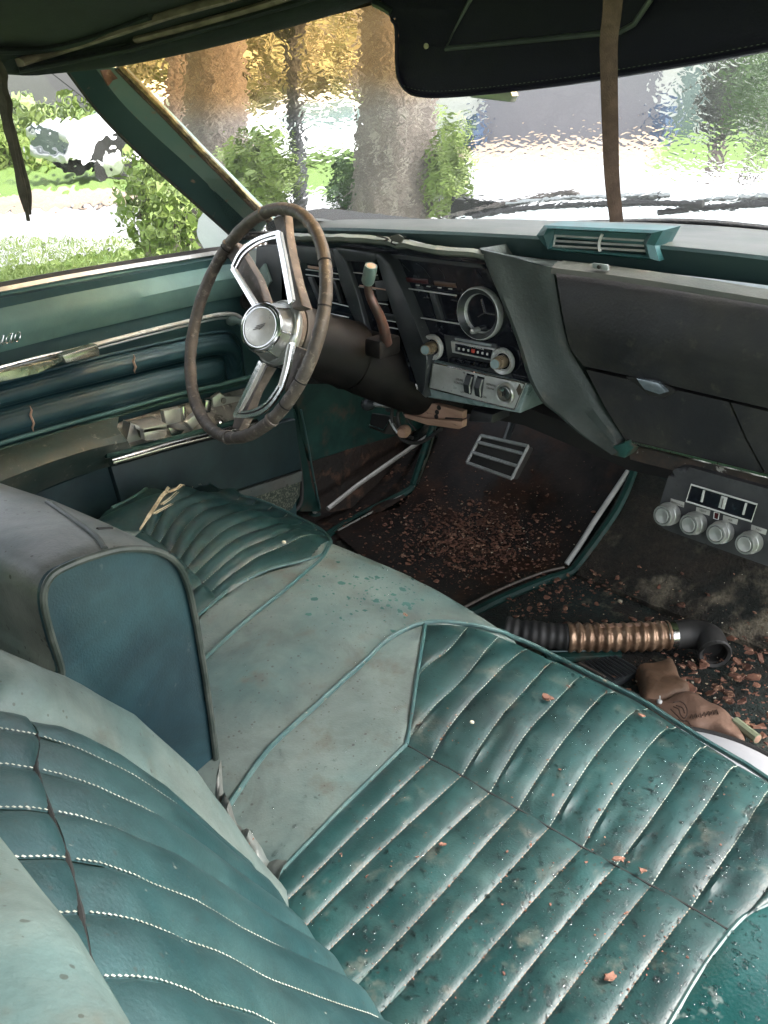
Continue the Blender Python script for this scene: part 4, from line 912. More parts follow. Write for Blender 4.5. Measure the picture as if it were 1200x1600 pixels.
knob(677, 542, 20, 664, 547, 8.5, 'tuning_knob'); knob(787, 564, 21, 773, 569, 9, 'volume_knob')
# lower switch panel
pn = thing('switch_panel', 'silver lower panel with two rocker switches and a round ignition lock', 'switch panel', at_y(745, 640, -.02))
PYp = -.022
dslab([(667, 561), (827, 601), (811, 646), (668, 622), (658, 607)], PYp + .004, .07, mat('teal_grey_frame', (.12, .18, .18), (.2, .26, .26), rough=.3, scale=30), 'panel_frame', .004, pn, seg=3)
dslab([(677, 567.5), (819, 600), (803, 639), (672, 606)], PYp - .002, .008, BRIGHT, 'panel_plate', .001, pn)
mk('bright_rim', tube(py_([(677, 567), (820, 599.5), (803.5, 640), (671.5, 606.5)], PYp - .001), .0013, 6, closed=True), CHROME, pn)
for L in ([(729, 583), (741, 586), (736, 617), (725, 613)], [(745.5, 587), (757, 590), (752.5, 622), (742, 618)]):
    sw = dslab(L, PYp - .0025, .004, GLOSSB, 'switch_bezel', .0005, pn)
    c0, c1, c2, c3_ = [at_y(px, q, PYp - .004) for px, q in L]; m0 = (c0 + c3_) / 2; m1 = (c1 + c2) / 2; o_ = A([0, -.011, 0]); o2 = A([0, -.003, 0])
    V = [c0 + o2, c1 + o2, m1 + o_ * .75, m0 + o_ * .75, c2 + o2, c3_ + o2]; V = [(v - (m0 + m1) / 2) * .82 + (m0 + m1) / 2 for v in V]; B = [v + A([0, .02, 0]) for v in V]
    mk('rocker', (V + B, [(0, 1, 2, 3), (3, 2, 4, 5), (0, 3, 9, 6), (3, 5, 11, 9), (1, 7, 8, 2), (2, 8, 10, 4), (0, 6, 7, 1), (5, 4, 10, 11)]), BLACKP, pn, smooth=False)
    mk('rocker_edge', tube([V[1], V[2], V[4]], .0012, 5), SATIN, pn)
c, r = circ_y(791, 614, 17, PYp - .003)
mk('ignition_bezel', lathe([(r, 0), (r * .98, .004), (r * .9, .006), (r * .78, .005), (r * .74, .003), (r * .70, .003)], c, AXY, 36), SATIN, pn)
mk('ignition_lock', lathe([(r * .70, .004), (r * .66, .008), (r * .6, .008), (r * .1, .006), (0, .006)], c, AXY, 36), CHROME, pn)
mk('key_slot', box(c + A([.0, -.0085, .001]), (.0016, .002, .007)), VOID, pn)
dslab([(811, 600), (815, 610), (810, 618.5), (806, 609)], PYp - .004, .002, mat('dark_gold_badge', (.08, .06, .04), rough=.4), 'diamond_badge', .0008, pn)
def txt(s, p, size, m, par, right=(1, 0, 0), up=(0, 0, 1), nm='lettering'):
    cu = bpy.data.curves.new(nm, 'FONT'); cu.body = s; cu.size = size; cu.extrude = .0002; cu.align_x = 'CENTER'
    dg = bpy.data.objects.new('t', cu); COL.objects.link(dg); me = bpy.data.meshes.new_from_object(dg.evaluated_get(bpy.context.evaluated_depsgraph_get())); bpy.data.objects.remove(dg)
    r_ = nrm(right); u_ = nrm(up); w = np.cross(r_, u_)
    V = A([v.co[:] for v in me.vertices]); F = [tuple(f.vertices) for f in me.polygons]
    if len(V) == 0: return
    V = A(p) + V[:, :1] * r_ + V[:, 1:2] * u_ + V[:, 2:3] * w
    return mk(nm, (V, F), m, par, smooth=False)
ty = PYp - .0030
for s, q in (('CRUISE', (718, 595)), ('CONTROL', (718, 600.5)), ('REMOTE', (767, 603)), ('TRUNK', (766, 608.5)), ('HI', (725, 584)), ('LO', (722, 614)), ('OFF', (761, 588)), ('ON', (757, 622))):
    txt(s, at_y(*q, ty), .0046, PRINTD, pn)
txt('TRANSISTOR', at_y(744, 544, CY - .0122), .005, WHITEP, dash)
# dark painted frame posts in front of the gauges
dslab([(587, 396), (593, 397), (609, 411), (635, 470), (662, 538), (669, 562), (661, 604), (664, 622), (653, 611), (638, 560), (618, 502), (600, 444), (587, 404)], -.034, .035, BLACKP, 'frame_post', .003, seg=3)
dslab([(518, 389), (523, 387), (530, 390), (541, 408), (558, 462), (575, 522), (562, 520), (545, 480), (530, 440)], -.030, .035, BLACKP, 'frame_post', .003, seg=3)
dslab([(524, 386), (587, 395), (589, 404), (583, 411), (541, 408), (528, 395)], -.031, .035, BLACKP, 'frame_bar', .003, seg=3)
# middle gauges
dslab([(540, 408), (583, 411), (650, 600), (575, 560)], CY - .01, .004, GLOSSB, 'gauge_face', 0)
for L in ([(545, 425), (590, 430)], [(585, 473), (606, 476)], [(600, 500), (625, 504)], [(598, 510), (628, 515)], [(560, 448), (600, 454)]):
    mk('gauge_line', tube(py_(L, CY - .012), .0009, 5), SATIN, dash)
win([(600, 490), (615, 492), (617, 501), (602, 499)], CY - .013, BLACKP, 'gauge_window')
dslab([(585, 440), (600, 438), (606, 470), (590, 470)], CY - .0135, .002, BLACKP, 'gauge_block', .001)
mk('gauge_needle', tube(py_([(562, 446), (604, 453)], CY - .016), .0012, 5), TIPC, dash)
# left gauges seen through the wheel
win([(480, 415), (500, 418), (500, 422), (481, 419)], CY - .006, TIPC, 'warning_lens')
for L in ([(478, 421), (530, 428)], [(478, 429), (532, 437)], [(515, 472), (545, 479)], [(515, 490), (545, 496)], [(525, 500), (552, 508)]):
    mk('gauge_line', tube(py_(L, CY - .008), .0011, 5), SATIN, dash)
dslab([(480, 433), (487, 434), (500, 468), (496, 472)], CY - .01, .006, BLACKP, 'gauge_divider', .001); dslab([(519, 438), (523, 439), (535, 474), (529, 473)], CY - .01, .006, BLACKP, 'gauge_divider', .001)
dslab([(400, 385), (455, 384), (470, 410), (470, 470), (420, 500), (395, 480)], CY + .0, .02, BLACKP, 'end_panel', .003)
dslab([(398, 430), (412, 412), (422, 440), (408, 460)], CY - .006, .006, PILLAR2, 'switch_plate', .001)
mk('wiper_knob', lathe([(.008, 0), (.008, .02), (.006, .026), (0, .027)], at_y(400, 438, CY - .01), (0, -1, .2), 14), TIPC, dash)
# glovebox doors
GYb = -.018
gU = [[(868, 421), (873, 470), (883, 523), (893, 550), (901, 567), (914, 573)]]
topG = [at_y(px, q, -.002) for px, q in [(868, 421), (1000, 438), (1200, 470), (1320, 492), (1420, 512)]]
m1 = [at_y(px, q, -.020) for px, q in [(870, 436), (1000, 455), (1200, 488), (1320, 510), (1420, 530)]]
m2 = [at_y(px, q, -.030) for px, q in [(881, 500), (1000, 523), (1200, 560), (1320, 583), (1420, 603)]]
m3 = [at_y(px, q, -.024) for px, q in [(892, 545), (1000, 568), (1200, 612), (1320, 637), (1420, 657)]]
m4 = [at_y(px, q, -.016) for px, q in [(912, 572), (1000, 591), (1200, 638), (1320, 664), (1420, 686)]]
g = [resamp(crom(L, 4), 40) for L in (topG, m1, m2, m3, m4)]
G = A([crom([g[k][i] for k in range(5)], 5) for i in range(40)])
edge = A([[p + A([0, .03, 0]) for p in G[0]]]); G2 = np.concatenate([edge, G], 0)
G2 = np.concatenate([G2, G2[:, -1:] + A([0, .03, -.001])], 1)
gb = mk('glovebox_door', sheet(G2), OLIVE, dash)
mk('top_roll', sheet([resamp(crom([p + A(o_) for p in topG], 4), 30) for o_ in ((0, .02, .010), (0, .002, .010), (0, -.010, .004), (0, -.012, -.004), (0, -.004, -.008))]), DASHT, dash)
lwr = [at_y(px, q, -.014) for px, q in [(916, 578), (1000, 597), (1138, 628)]]; lwb = [at_y(px, q, .0) for px, q in [(976, 686), (1060, 706), (1192, 738)]]
mk('knee_panel', solid_sheet([resamp(lwr, 20), resamp(lwr, 20) * .5 + resamp(lwb, 20) * .5 + A([0, -.004, 0]), resamp(lwb, 20)], (0, .03, 0)), OLIVE, dash)
lwr = [at_y(px, q, -.014) for px, q in [(1142, 629), (1200, 643), (1420, 692)]]; lwb = [at_y(px, q, .0) for px, q in [(1196, 739), (1250, 752), (1420, 795)]]
mk('knee_panel', solid_sheet([resamp(lwr, 20), resamp(lwr, 20) * .5 + resamp(lwb, 20) * .5 + A([0, -.004, 0]), resamp(lwb, 20)], (0, .03, 0)), OLIVE, dash)
mk('lower_bright_edge', tube(py_([(978, 689), (1060, 709), (1192, 742), (1420, 797)], -.002), .003, 6), CHROME, dash)
mk('lower_rail', slab(py_([(980, 694), (1420, 802), (1420, 830), (985, 718)], .01), (0, .04, 0)), mat('rusty_black_rail', (.02, .018, .016), (.05, .03, .02), rough=.6, scale=40, c3=(.3, .28, .25), s3=60, lo3=.6, hi3=.66), dash)
dslab([(950, 700), (975, 692), (985, 702), (975, 716), (958, 712)], -.02, .04, PAINT, 'corner_bracket', .002)
# latch
mk('latch_recess', slab(py_([(975, 588), (990, 590), (1045, 604), (1056, 612), (1040, 622), (1012, 618), (1000, 604)], -.0195), (0, .004, 0), bev=.001), VOID, dash)
mk('latch_button', slab(py_([(993, 591), (1028, 598), (1042, 613), (1030, 617), (1006, 609)], -.027), (0, .008, 0), bev=.002), mat('blue_grey_latch', (.35, .42, .48), (.2, .23, .26), rough=.25, metal=.7), dash)
# black backing so nothing shows through the dash
mk('dash_core', slab([(-.72, .10, .80), (.80, .10, .84), (.80, .10, .60), (-.06, .10, .60), (-.72, .10, .56)], (0, .16, 0)), VOID, dash)
mk('under_dash_blocker', slab([at_y(*q, .10) for q in [(440, 520), (655, 560), (830, 640), (985, 700), (1420, 800), (1420, 830), (985, 735), (820, 665), (700, 640), (560, 600), (440, 600)]], (0, .3, 0)), VOID, dash)  # added black block that keeps light out below the dash
# vent pod
vp = thing('dash_vent', 'bright teal air vent with wire grille on top of the dashboard', 'air vent', at_y(940, 400, .0))
Vy = .030
oo = py_([(838, 368), (850, 352), (1036, 360), (1023, 384), (1030, 408), (856, 391)], Vy); ii = py_([(866, 366), (866, 359), (1012, 366), (1005, 378), (1010, 399), (863, 386)], Vy - .001)
mid = [o_ * .45 + i_ * .55 + A([0, -.006, 0]) for o_, i_ in zip(oo, ii)]
bk = [p + A([0, .05, 0]) for p in oo]; ib = [p + A([0, .03, 0]) for p in ii]
mk('vent_frame', sheet([bk, oo, mid, ii, ib], cv=True), VENT, vp, smooth=False)
mk('vent_top', slab([oo[0], oo[1], oo[2], oo[3]], (0, .03, -.006)), VENT, vp)
mk('vent_well', slab([p + A([0, .022, 0]) for p in ii], (0, .003, 0)), VOID, vp)
for a_, b_ in (((867, 368), (1007, 376)), ((865, 376), (1007, 384)), ((864, 384), (1009, 392))):
    mk('grille_bar', tube(py_([a_, b_], Vy + .001), .0018, 6), BRIGHT, vp)
mk('grille_bar', tube(py_([(868, 368), (865, 385)], Vy + .001), .0016, 6), BRIGHT, vp)
mk('vent_tab', tube(crom(py_([(941, 366), (937, 376), (936, 386), (938, 393)], Vy - .002), 4), .0032, 6, flat=.6), WHITEP, vp)
dslab([(925, 411), (949, 414), (950, 423), (926, 419)], -.010, .004, STRIPM, 'screw_tab', .001, rnd=.001); mk('tab_screw', lathe([(.003, 0), (.0025, .002), (0, .002)], at_y(936, 417, -.012), AXY, 8), VOID, dash)
# air conditioner hanging under the dash
ac = thing('air_conditioner', 'under dash air conditioner unit with four silver knobs', 'air conditioner', at_y(1110, 880, .05))
AY = .0
sh_ = py_([(1046, 738), (1066, 727), (1250, 778), (1420, 826), (1420, 960), (1200, 885), (1040, 828), (1026, 818), (1030, 790)], AY)
mk('casing', slab(sh_, (0, .20, .0), bev=.010, seg=4, rnd=.012), ACM, ac)
mk('display_window', slab(py_([(1080, 757), (1183, 788), (1174, 815), (1072, 783)], AY - .001), (0, .002, 0)), GLOSSB, ac)
mk('display_rim', tube(py_([(1080, 757), (1183, 788), (1174, 815), (1072, 783)], AY - .003), .0014, 5, closed=True), WHITEP, ac)
for L in ([(1098, 766), (1101, 767), (1097, 785), (1094, 784)], [(1127, 775), (1136, 778), (1131, 796), (1122, 793)], [(1164, 786), (1167, 787), (1162, 805), (1159, 804)]):
    mk('display_mark', slab(py_(L, AY - .0035), (0, .002, 0), bev=.0003), WHITEP, ac)
mk('display_mark', tube(py_([(1130, 779), (1127, 793)], AY - .005), .0008, 5), PRINTD, ac)
for L in ([(1048, 779), (1069, 785), (1068, 793), (1047, 786)], [(1088, 792), (1110, 798), (1108, 806), (1087, 799)], [(1130, 805), (1153, 812), (1151, 820), (1129, 813)], [(1174, 820), (1198, 828), (1196, 836), (1173, 828)]):
    mk('knob_label', slab(py_(L, AY - .001), (0, .002, 0), bev=.0003), STEEL, ac)
for s, q in (('TEMPERATURE', (1057, 788)), ('VENT', (1098, 800)), ('AIR', (1141, 814)), ('FAN', (1185, 829))): txt(s, at_y(*q, AY - .0014), .0042 if len(s) < 6 else .0032, PRINTD, ac, right=(1, 0, -.06))
mk('pilot_lens', slab(py_([(1116, 800), (1124, 802), (1122, 812), (1115, 810)], AY - .002), (0, .002, 0), bev=.0005), MAROON, ac); mk('lens_rim', tube(py_([(1116, 800), (1124, 802), (1122, 812), (1115, 810)], AY - .003), .0007, 5, closed=True), WHITEP, ac)
for px_, q in ((1044, 803), (1085, 817), (1127, 831), (1172, 847)):
    c, r = circ_y(px_ + 4, q - 1, 17, AY); ax = nrm(A([-.12, -1, .12]))
    k_ = mk('knob', lathe([(r, 0), (r * 1.02, .009), (r * .98, .012), (r * .94, .0125), (r * .90, .020), (r * .86, .022), (r * .74, .022), (r * .72, .019)], c, ax, 36), SATIN, ac)
    mk('knob_groove', lathe([(r * .73, .0195), (r * .66, .0195)], c, ax, 36), BLACKP, ac)
    mk('knob_cap', lathe([(r * .66, .018), (r * .66, .0225), (r * .6, .023), (r * .2, .0215), (0, .021)], c, ax, 36), MATS.get('spun_cap') or mat('spun_cap', (.34, .35, .32), (.42, .42, .39), rough=.35, metal=.5), ac)
# ================================================================== STEERING WHEEL
WC = A([-.3721, -.2496, .7216]); wa, wb, WR = .4233, -.23, .175
WN = A([math.sin(wb) * math.cos(wa), -math.cos(wb) * math.cos(wa), math.sin(wa)])
WU = nrm(np.cross(WN, [0, 0, 1])); WV = np.cross(WU, WN)
sw_ = thing('steering_wheel', 'weathered brown steering wheel with chrome spokes and round silver hub', 'steering wheel', WC)
def wp(px, q, d=0.0): return at_pl(px, q, WC + WN * d, WN)
t = np.linspace(0, 2 * math.pi, 160, endpoint=False)
P = [WC + WR * (math.cos(a_) * WU + math.sin(a_) * WV) for a_ in t]
rr = []
for k, a_ in enumerate(t):
    b_ = .0098 + .0007 * nz(math.cos(a_) * 6, math.sin(a_) * 6, 2, 1.5)
    rr.append(b_)
V, F = tube(P, rr, 14, closed=True)
# finger scallops on the inner far side
for i in range(160):
    for j in range(14):
        v = V[i * 14 + j]; rad = v - P[i]
        inn = max(0, -np.dot(nrm(rad), nrm(P[i] - WC))); V[i * 14 + j] = v - rad * (.16 * inn * (.5 + .5 * math.sin(t[i] * 52))) 
mk('rim', (V, F), RIM, sw_)
def nearest(px, q):
    p = wp(px, q); a_ = math.atan2(np.dot(p - WC, WV), np.dot(p - WC, WU)); return a_
for q in ((413, 330), (508, 409), (503, 480), (470, 596), (357, 682), (353, 385), (445, 632)):
    a_ = nearest(*q); c = WC + WR * (math.cos(a_) * WU + math.sin(a_) * WV); tg = -math.sin(a_) * WU + math.cos(a_) * WV
    mk('rim_crack', lathe([(.0070, -.0012), (.0103, -.0010), (.0103, .0010), (.0070, .0012)], c, tg, 16), VOID, sw_)
for q in ((410, 333), (356, 387), (425, 645), (359, 681)):
    a_ = nearest(*q) + .02; c = WC + WR * (math.cos(a_) * WU + math.sin(a_) * WV); tg = -math.sin(a_) * WU + math.cos(a_) * WV
    mk('rim_band', lathe([(.0098, -.003), (.0112, -.002), (.0112, .002), (.0098, .003)], c, tg, 16), SPOKEM, sw_)
def wbar(L, d, w, h, m, nm): return mk(nm, bar(crom([wp(px, q, d) for px, q in L], 4) if len(L) > 2 else [wp(px, q, d) for px, q in L], w, h, WN), m, sw_)
# brown arms of the moulding
def wslab(L, d, dep, m, nm, bev=.003): return mk(nm, slab([wp(px, q, d) for px, q in L], -WN * dep, bev=bev), m, sw_)
wslab([(425, 340), (444, 334), (446, 360), (452, 395), (462, 440), (474, 478), (456, 482), (446, 430), (440, 380), (430, 352)], -.004, .016, SPOKEM, 'spoke')
wslab([(352, 382), (364, 376), (378, 395), (400, 432), (414, 470), (402, 482), (384, 445), (364, 412), (350, 396)], -.004, .016, SPOKEM, 'spoke')
wslab([(462, 540), (482, 548), (470, 575), (456, 600), (444, 612), (448, 580)], -.004, .016, SPOKEM, 'spoke')
wslab([(408, 566), (420, 572), (398, 610), (384, 650), (372, 672), (362, 668), (368, 640)], -.006, .014, SPOKEM, 'spoke')
# chrome triangles
wbar([(365, 419), (405, 486)], .006, .0075, .004, CHROME, 'chrome_spoke'); wbar([(370, 422), (409, 484)], .007, .0035, .0045, STEEL, 'chrome_spoke')
wbar([(436, 364), (446, 415), (457, 474)], .006, .0085, .004, CHROME, 'chrome_spoke'); wbar([(441, 364), (451, 414), (461, 470)], .0075, .003, .0045, STEEL, 'chrome_spoke')
wbar([(365, 418), (378, 394), (400, 377), (420, 369), (437, 364)], .006, .0055, .004, CHROME, 'chrome_arc'); wbar([(371, 420), (383, 399), (403, 383), (422, 375), (436, 372)], .0065, .0035, .004, CHROME, 'chrome_arc')
wbar([(368, 417), (381, 396), (401, 380), (421, 372)], .0055, .003, .003, RUBBER, 'black_inlay')
wbar([(410, 566), (390, 607), (369, 650)], .006, .0085, .004, CHROME, 'chrome_spoke'); wbar([(415, 568), (395, 610), (376, 645)], .0075, .003, .0045, STEEL, 'chrome_spoke')
wbar([(459, 536), (452, 575), (442, 607)], .006, .0095, .004, CHROME, 'chrome_spoke'); wbar([(454, 538), (447, 575), (439, 604)], .0075, .003, .0045, STEEL, 'chrome_spoke')
wbar([(368, 650), (388, 651), (410, 645), (428, 630), (443, 607)], .006, .0055, .004, CHROME, 'chrome_arc'); wbar([(374, 645), (390, 644), (408, 638), (424, 625), (438, 604)], .0065, .0035, .004, CHROME, 'chrome_arc')
wbar([(371, 648), (389, 648), (409, 642), (426, 628)], .0055, .003, .003, RUBBER, 'black_inlay')
# hub
HB = wp(433, 520, -.012); HF_ = wp(406, 511, .028); hax = nrm(HF_ - HB); hl = np.linalg.norm(HF_ - HB)
mk('hub_base', lathe([(.046, -.012), (.0500, -.004), (.049, .001), (.047, .003), (.0455, 0), (.0445, .003), (.042, .004)], HB, WN, 48), SATIN, sw_)
mk('hub_dome', lathe([(.0435, .001), (.0425, .008), (.0385, .020), (.035, hl * .86)], HB, hax, 48), mat('ribbed_silver', (.55, .55, .53), (.42, .42, .4), rough=.3, metal=.8, bump=.0008, bscale=260), sw_)
mk('hub_rim', lathe([(.035, hl * .84), (.0365, hl * .9), (.0355, hl * .97), (.033, hl), (.0315, hl * .98), (.0305, hl), (.0285, hl * 1.01), (.0275, hl)], HB, hax, 48), CHROME, sw_)
mk('hub_cap', lathe([(.028, hl * .995), (.020, hl + .0015), (0, hl + .003)], HB, hax, 40), mat('worn_white_cap', (.55, .53, .48), (.42, .40, .36), rough=.3, metal=.35, scale=40), sw_)
e_ = HB + hax * (hl + .0034)
hu = nrm(np.cross(hax, [0, 0, 1])) * -1; hv = np.cross(hax, hu); hr = hu if np.dot(hu, MC[:, 0]) > 0 else -hu; hv = nrm(np.cross(hax, hr)); hv = hv if hv[2] > 0 else -hv
for k in range(3):
    dd = hr * (.0 + .002 * k) + hv * (-.003 + .003 * k)
    mk('hub_emblem', bar([e_ + dd - hr * .008 - hv * .003, e_ + dd + hr * .007 + hv * .003], .0011, .0006, hax), mat('emblem_dark', (.16, .14, .12), rough=.4, metal=.5) if 'emblem_dark' not in MATS else MATS['emblem_dark'], sw_)
mk('hub_emblem', bar([e_ + hr * .010 + hv * .004, e_ + hr * .002 - hv * .004], .0011, .0006, hax), MATS['emblem_dark'], sw_)
for a_ in np.linspace(0, 2 * math.pi, 6, endpoint=False):
    d = math.cos(a_) * hr + math.sin(a_) * hv; mk('hub_fin', tube([HB + d * .0435 + hax * .004, HB + d * .0395 + hax * .02, HB + d * .036 + hax * hl * .86], .0012, 6), CHROME, sw_)
# column
AXc = -WN
B0 = WC + AXc * .045
colm = thing('steering_column', 'thick dark brown steering column shroud behind the wheel', 'steering column', B0)
mk('collar', lathe([(.030, -.02), (.044, -.012), (.047, 0), (.048, .014), (.046, .018)], B0 + MC[:, 0] * .004, AXc, 40), SPOKEM, colm)
mk('collar_ring', lathe([(.046, .018), (.052, .02), (.053, .034), (.051, .036)], B0, AXc, 40), RUBBER, colm)
mk('shroud', lathe([(.050, .034), (.052, .06), (.054, .10), (.055, .135), (.057, .142), (.055, .148)], B0, AXc, 48), COLUMN, colm)
mk('shroud_rear', lathe([(.051, .146), (.054, .17), (.057, .22), (.060, .30), (.062, .36)], B0 + A([.004, 0, -.004]), AXc, 48), COLUMN, colm)
mk('chrome_rim', tube([at_y(px, q, -.01) for px, q in [(600, 519), (612, 525), (625, 540), (637, 560), (648, 588), (653, 608)]], .003, 6), CHROME, colm)
lv = thing('gear_lever', 'bent rusty column gear lever with grey green knob', 'gear lever', at_y(603, 536, -.13))
mk('lever_arm', tube(crom([at_y(px, q, y) for px, q, y in [(604, 536, -.10), (600, 515, -.115), (594, 496, -.125), (585, 478, -.135), (577, 460, -.14), (574, 442, -.145)]], 5), np.linspace(.009, .006, 26), 10), LEVERM, lv)
ka, kb = at_y(574, 443, -.146), at_y(580, 415, -.15); ax = nrm(kb - ka); l = np.linalg.norm(kb - ka)
mk('lever_knob', lathe([(.0075, 0), (.0095, .004), (.0098, l * .8), (.009, l), (.0065, l + .0003)], ka, ax, 20), KNOBG, lv); mk('knob_tip', lathe([(.0066, l), (.005, l + .0008), (0, l + .0005)], ka, ax, 16), TIPC, lv)
mk('lever_boss', box(at_y(598, 540, -.095), (.034, .05, .03), bev=.006), COLUMN, lv)
# under the dash: brake release, board, wires, pedals
br = thing('brake_release', 'grey round knobbed release lever under the dashboard', 'lever', at_y(575, 632, .05))
mk('release_knob', lathe([(0, -.012), (.009, -.009), (.012, 0), (.010, .009), (.005, .014), (.004, .02)], at_y(575, 632, .05), nrm(at_y(640, 636, .05) - at_y(575, 632, .05)), 20), BLACKP, br)
mk('release_rod', tube([at_y(580, 632, .05), at_y(615, 634, .05), at_y(655, 638, .05)], .0045, 8), SATIN, br)
bd = thing('bare_board', 'bare tan board with slots and three holes hanging under the dashboard', 'board', at_y(680, 660, .04))
fl_ = py_([(637, 622), (672, 630), (723, 643), (722, 655), (665, 654), (640, 648), (630, 642)], .03)
mk('board_face', slab(fl_, (0, .012, 0), bev=.002), WOOD, bd)
mk('board_lip', slab(py_([(631, 646), (668, 656), (723, 657), (722, 668), (716, 671), (668, 664), (632, 653)], .022), (0, .012, 0), bev=.002), WOOD, bd)
for q in ((686, 637), (683, 644), (682, 651)): mk('screw_hole', lathe([(.0042, 0), (.0042, .001), (0, .001)], at_y(*q, .0298), AXY, 12), VOID, bd)
mk('slot', slab(py_([(637, 634), (656, 637), (654, 641), (637, 639)], .0292), (0, .001, 0)), VOID, bd); mk('slot', slab(py_([(696, 652), (722, 654), (722, 658), (694, 657)], .0292), (0, .001, 0)), VOID, bd)
mk('dark_plug', slab(py_([(735, 640), (770, 648), (768, 662), (730, 660)], .05), (0, .05, 0), bev=.006), BLUEB, label='dark grey plastic block under the silver switch panel', cat='plastic block')
wi = thing('loose_wires', 'loop of loose dark wires under the left side of the dashboard', 'wires', at_y(650, 700, .1))
for L, r, m_ in (([(617, 620), (612, 650), (618, 675), (635, 690), (660, 690), (690, 670)], .0035, RUBBER), ([(640, 625), (622, 645), (628, 672), (645, 685)], .0035, RUBBER), ([(632, 618), (625, 635), (640, 660), (650, 672)], .002, RUBBER), ([(610, 655), (616, 668), (622, 676)], .004, SATIN)):
    mk('wire', tube(crom(py_(L, .09), 5), r, 7), m_, wi)
mk('wire_socket', lathe([(.011, 0), (.012, .01), (.008, .02), (0, .02)], at_y(634, 672, .085), (.3, -1, 0), 14), WOOD, wi)
pp = thing('parking_pedal', 'small black parking brake pedal with bright edge by the kick panel', 'pedal', at_y(592, 670, .3))
mk('pad', slab(py_([(580, 645), (612, 651), (606, 672), (600, 678), (576, 668)], .28), (0, .03, -.01), bev=.004), RUBBER, pp); mk('bright_edge', tube(py_([(577, 664), (600, 672), (612, 653)], .277), .0022, 6), CHROME, pp); mk('pedal_arm', tube([at_y(606, 640, .30), at_y(610, 620, .34)], .006, 8), BLACKP, pp)
bp = thing('brake_pedal', 'wide black rubber brake pedal with chrome bars', 'brake pedal', at_y(772, 745, .60))
YP = .56
pc = py_([(741, 686), (815, 703), (801, 748), (731, 723)], YP); dn = A([0, .022, -.012])
mk('pad', slab([pc[0] + A([0, .03, 0]), pc[1] + A([0, .03, 0]), pc[2], pc[3]], (0, .02, -.01), bev=.003, rnd=.006), mat('ribbed_pedal_rubber', (.03, .028, .027), (.045, .04, .036), rough=.6, bump=.001, bscale=90), bp)
def pq(u, v, d=-.004): p = (pc[0] + A([0, .03, 0])) * (1 - u) * (1 - v) + (pc[1] + A([0, .03, 0])) * u * (1 - v) + pc[2] * u * v + pc[3] * (1 - u) * v; return p + A([0, d, -d * .4])
for v in (.0, .24, .62, 1.0): mk('chrome_bar', tube([pq(u, v) for u in np.linspace(0, 1, 8)], .0042, 6), BRIGHT, bp)
for u in (0, 1): mk('chrome_bar', tube([pq(u, v) for v in np.linspace(0, 1, 8)], .0038, 6), BRIGHT, bp)
mk('pedal_arm', tube([at_y(790, 690, YP + .04), at_y(800, 660, YP + .1)], .009, 8), BLACKP, bp)

# ================================================================== HOSE AND CLUTTER ON THE PASSENGER FLOOR
hz = .085
hose = thing('air_duct_hose', 'ribbed hose wrapped in brown foil with an open black rubber elbow on the floor', 'hose', at_z(960, 1000, .05))
def hz_(L, z=hz): return [at_z(px, q, z) for px, q in L]
def ribbed(P, r0, amp, per, m, nm):
    P = resamp(crom(P, 8), 120); L = np.r_[0, np.cumsum(np.linalg.norm(np.diff(P, axis=0), axis=1))]
    rr = [r0 + amp * (.5 + .5 * math.sin(2 * math.pi * l / per)) + .0035 * nz(p[0], p[1], 4, 55) for l, p in zip(L, P)]
    return mk(nm, tube(P, rr, 20), m, hose)
ribbed(hz_([(790, 985), (830, 991), (892, 996)]), .0245, .002, .016, RUBBER, 'black_section')
V = ribbed(hz_([(886, 996), (960, 996), (1045, 993)]), .0255, .004, .017, TAPE, 'foil_section')
mk('foil_flap', slab([at_z(*q, .112) for q in [(928, 976), (960, 974), (1010, 973), (1042, 970), (1010, 978), (930, 980)]], (0, .002, -.004)), WOOD, hose)
mk('clamp', tube(resamp(hz_([(1038, 993), (1053, 992)]), 4), .0285, 20), CHROME, hose)
el = crom(hz_([(1050, 992), (1080, 991), (1105, 997), (1118, 1012)]), 6); el[-6:, 2] -= np.linspace(0, .012, 6)
V, F = tube(el, np.linspace(.027, .030, len(el)), 20); F = F[:-1]
mk('rubber_elbow', (V, F), RUBBER, hose)
T_, U_, B_ = frames(el); e = el[-1]
mk('elbow_mouth', lathe([(.030, -.002), (.031, .003), (.028, .005), (.023, .002), (.021, -.02), (0, -.022)], e, T_[-1] * .75 + A([.15, -.35, .25]), 24), VOID, hose)
mk('elbow_lip', lathe([(.0295, -.004), (.0315, .003), (.029, .0055), (.0235, .003), (.022, -.004)], e, T_[-1] * .75 + A([.15, -.35, .25]), 24), RUBBER, hose)
# ribbed plate
rp = thing('ribbed_plate', 'black ribbed metal plate lying under the seat edge beside the leather glove', 'ribbed plate', at_z(950, 1060, .05))
def zs(L, z, dep, m, nm, par, bev=.001): return mk(nm, slab([at_z(px, q, z) for px, q in L], (0, 0, -dep), bev=bev), m, par)
zs([(880, 1040), (960, 1022), (1002, 1046), (940, 1078)], .062, .012, BLACKP, 'plate', rp)
for k in range(9):
    u = k / 8; a_ = A([925, 1030]) * (1 - u) + A([958, 1025]) * u * 1.0; a_ = A([908 + 52 * u, 1034 - 10 * u]); b_ = A([950 + 48 * u, 1068 - 22 * u]); mk('rib', tube([at_z(*a_, .064), at_z(*b_, .064)], .0016, 5), BLACKP, rp)
mk('worn_stripe', tube([at_z(905, 1036, .065), at_z(945, 1058, .065)], .0025, 6), SPOKEM, rp)
zs([(930, 1055), (1000, 1085), (1005, 1105), (980, 1100), (920, 1075)], .075, .02, BLACKP, 'plate_edge', rp)
sb = thing('seat_track', 'thin teal metal seat track rail beside the foil hose', 'seat rail', at_z(920, 1020, .05))
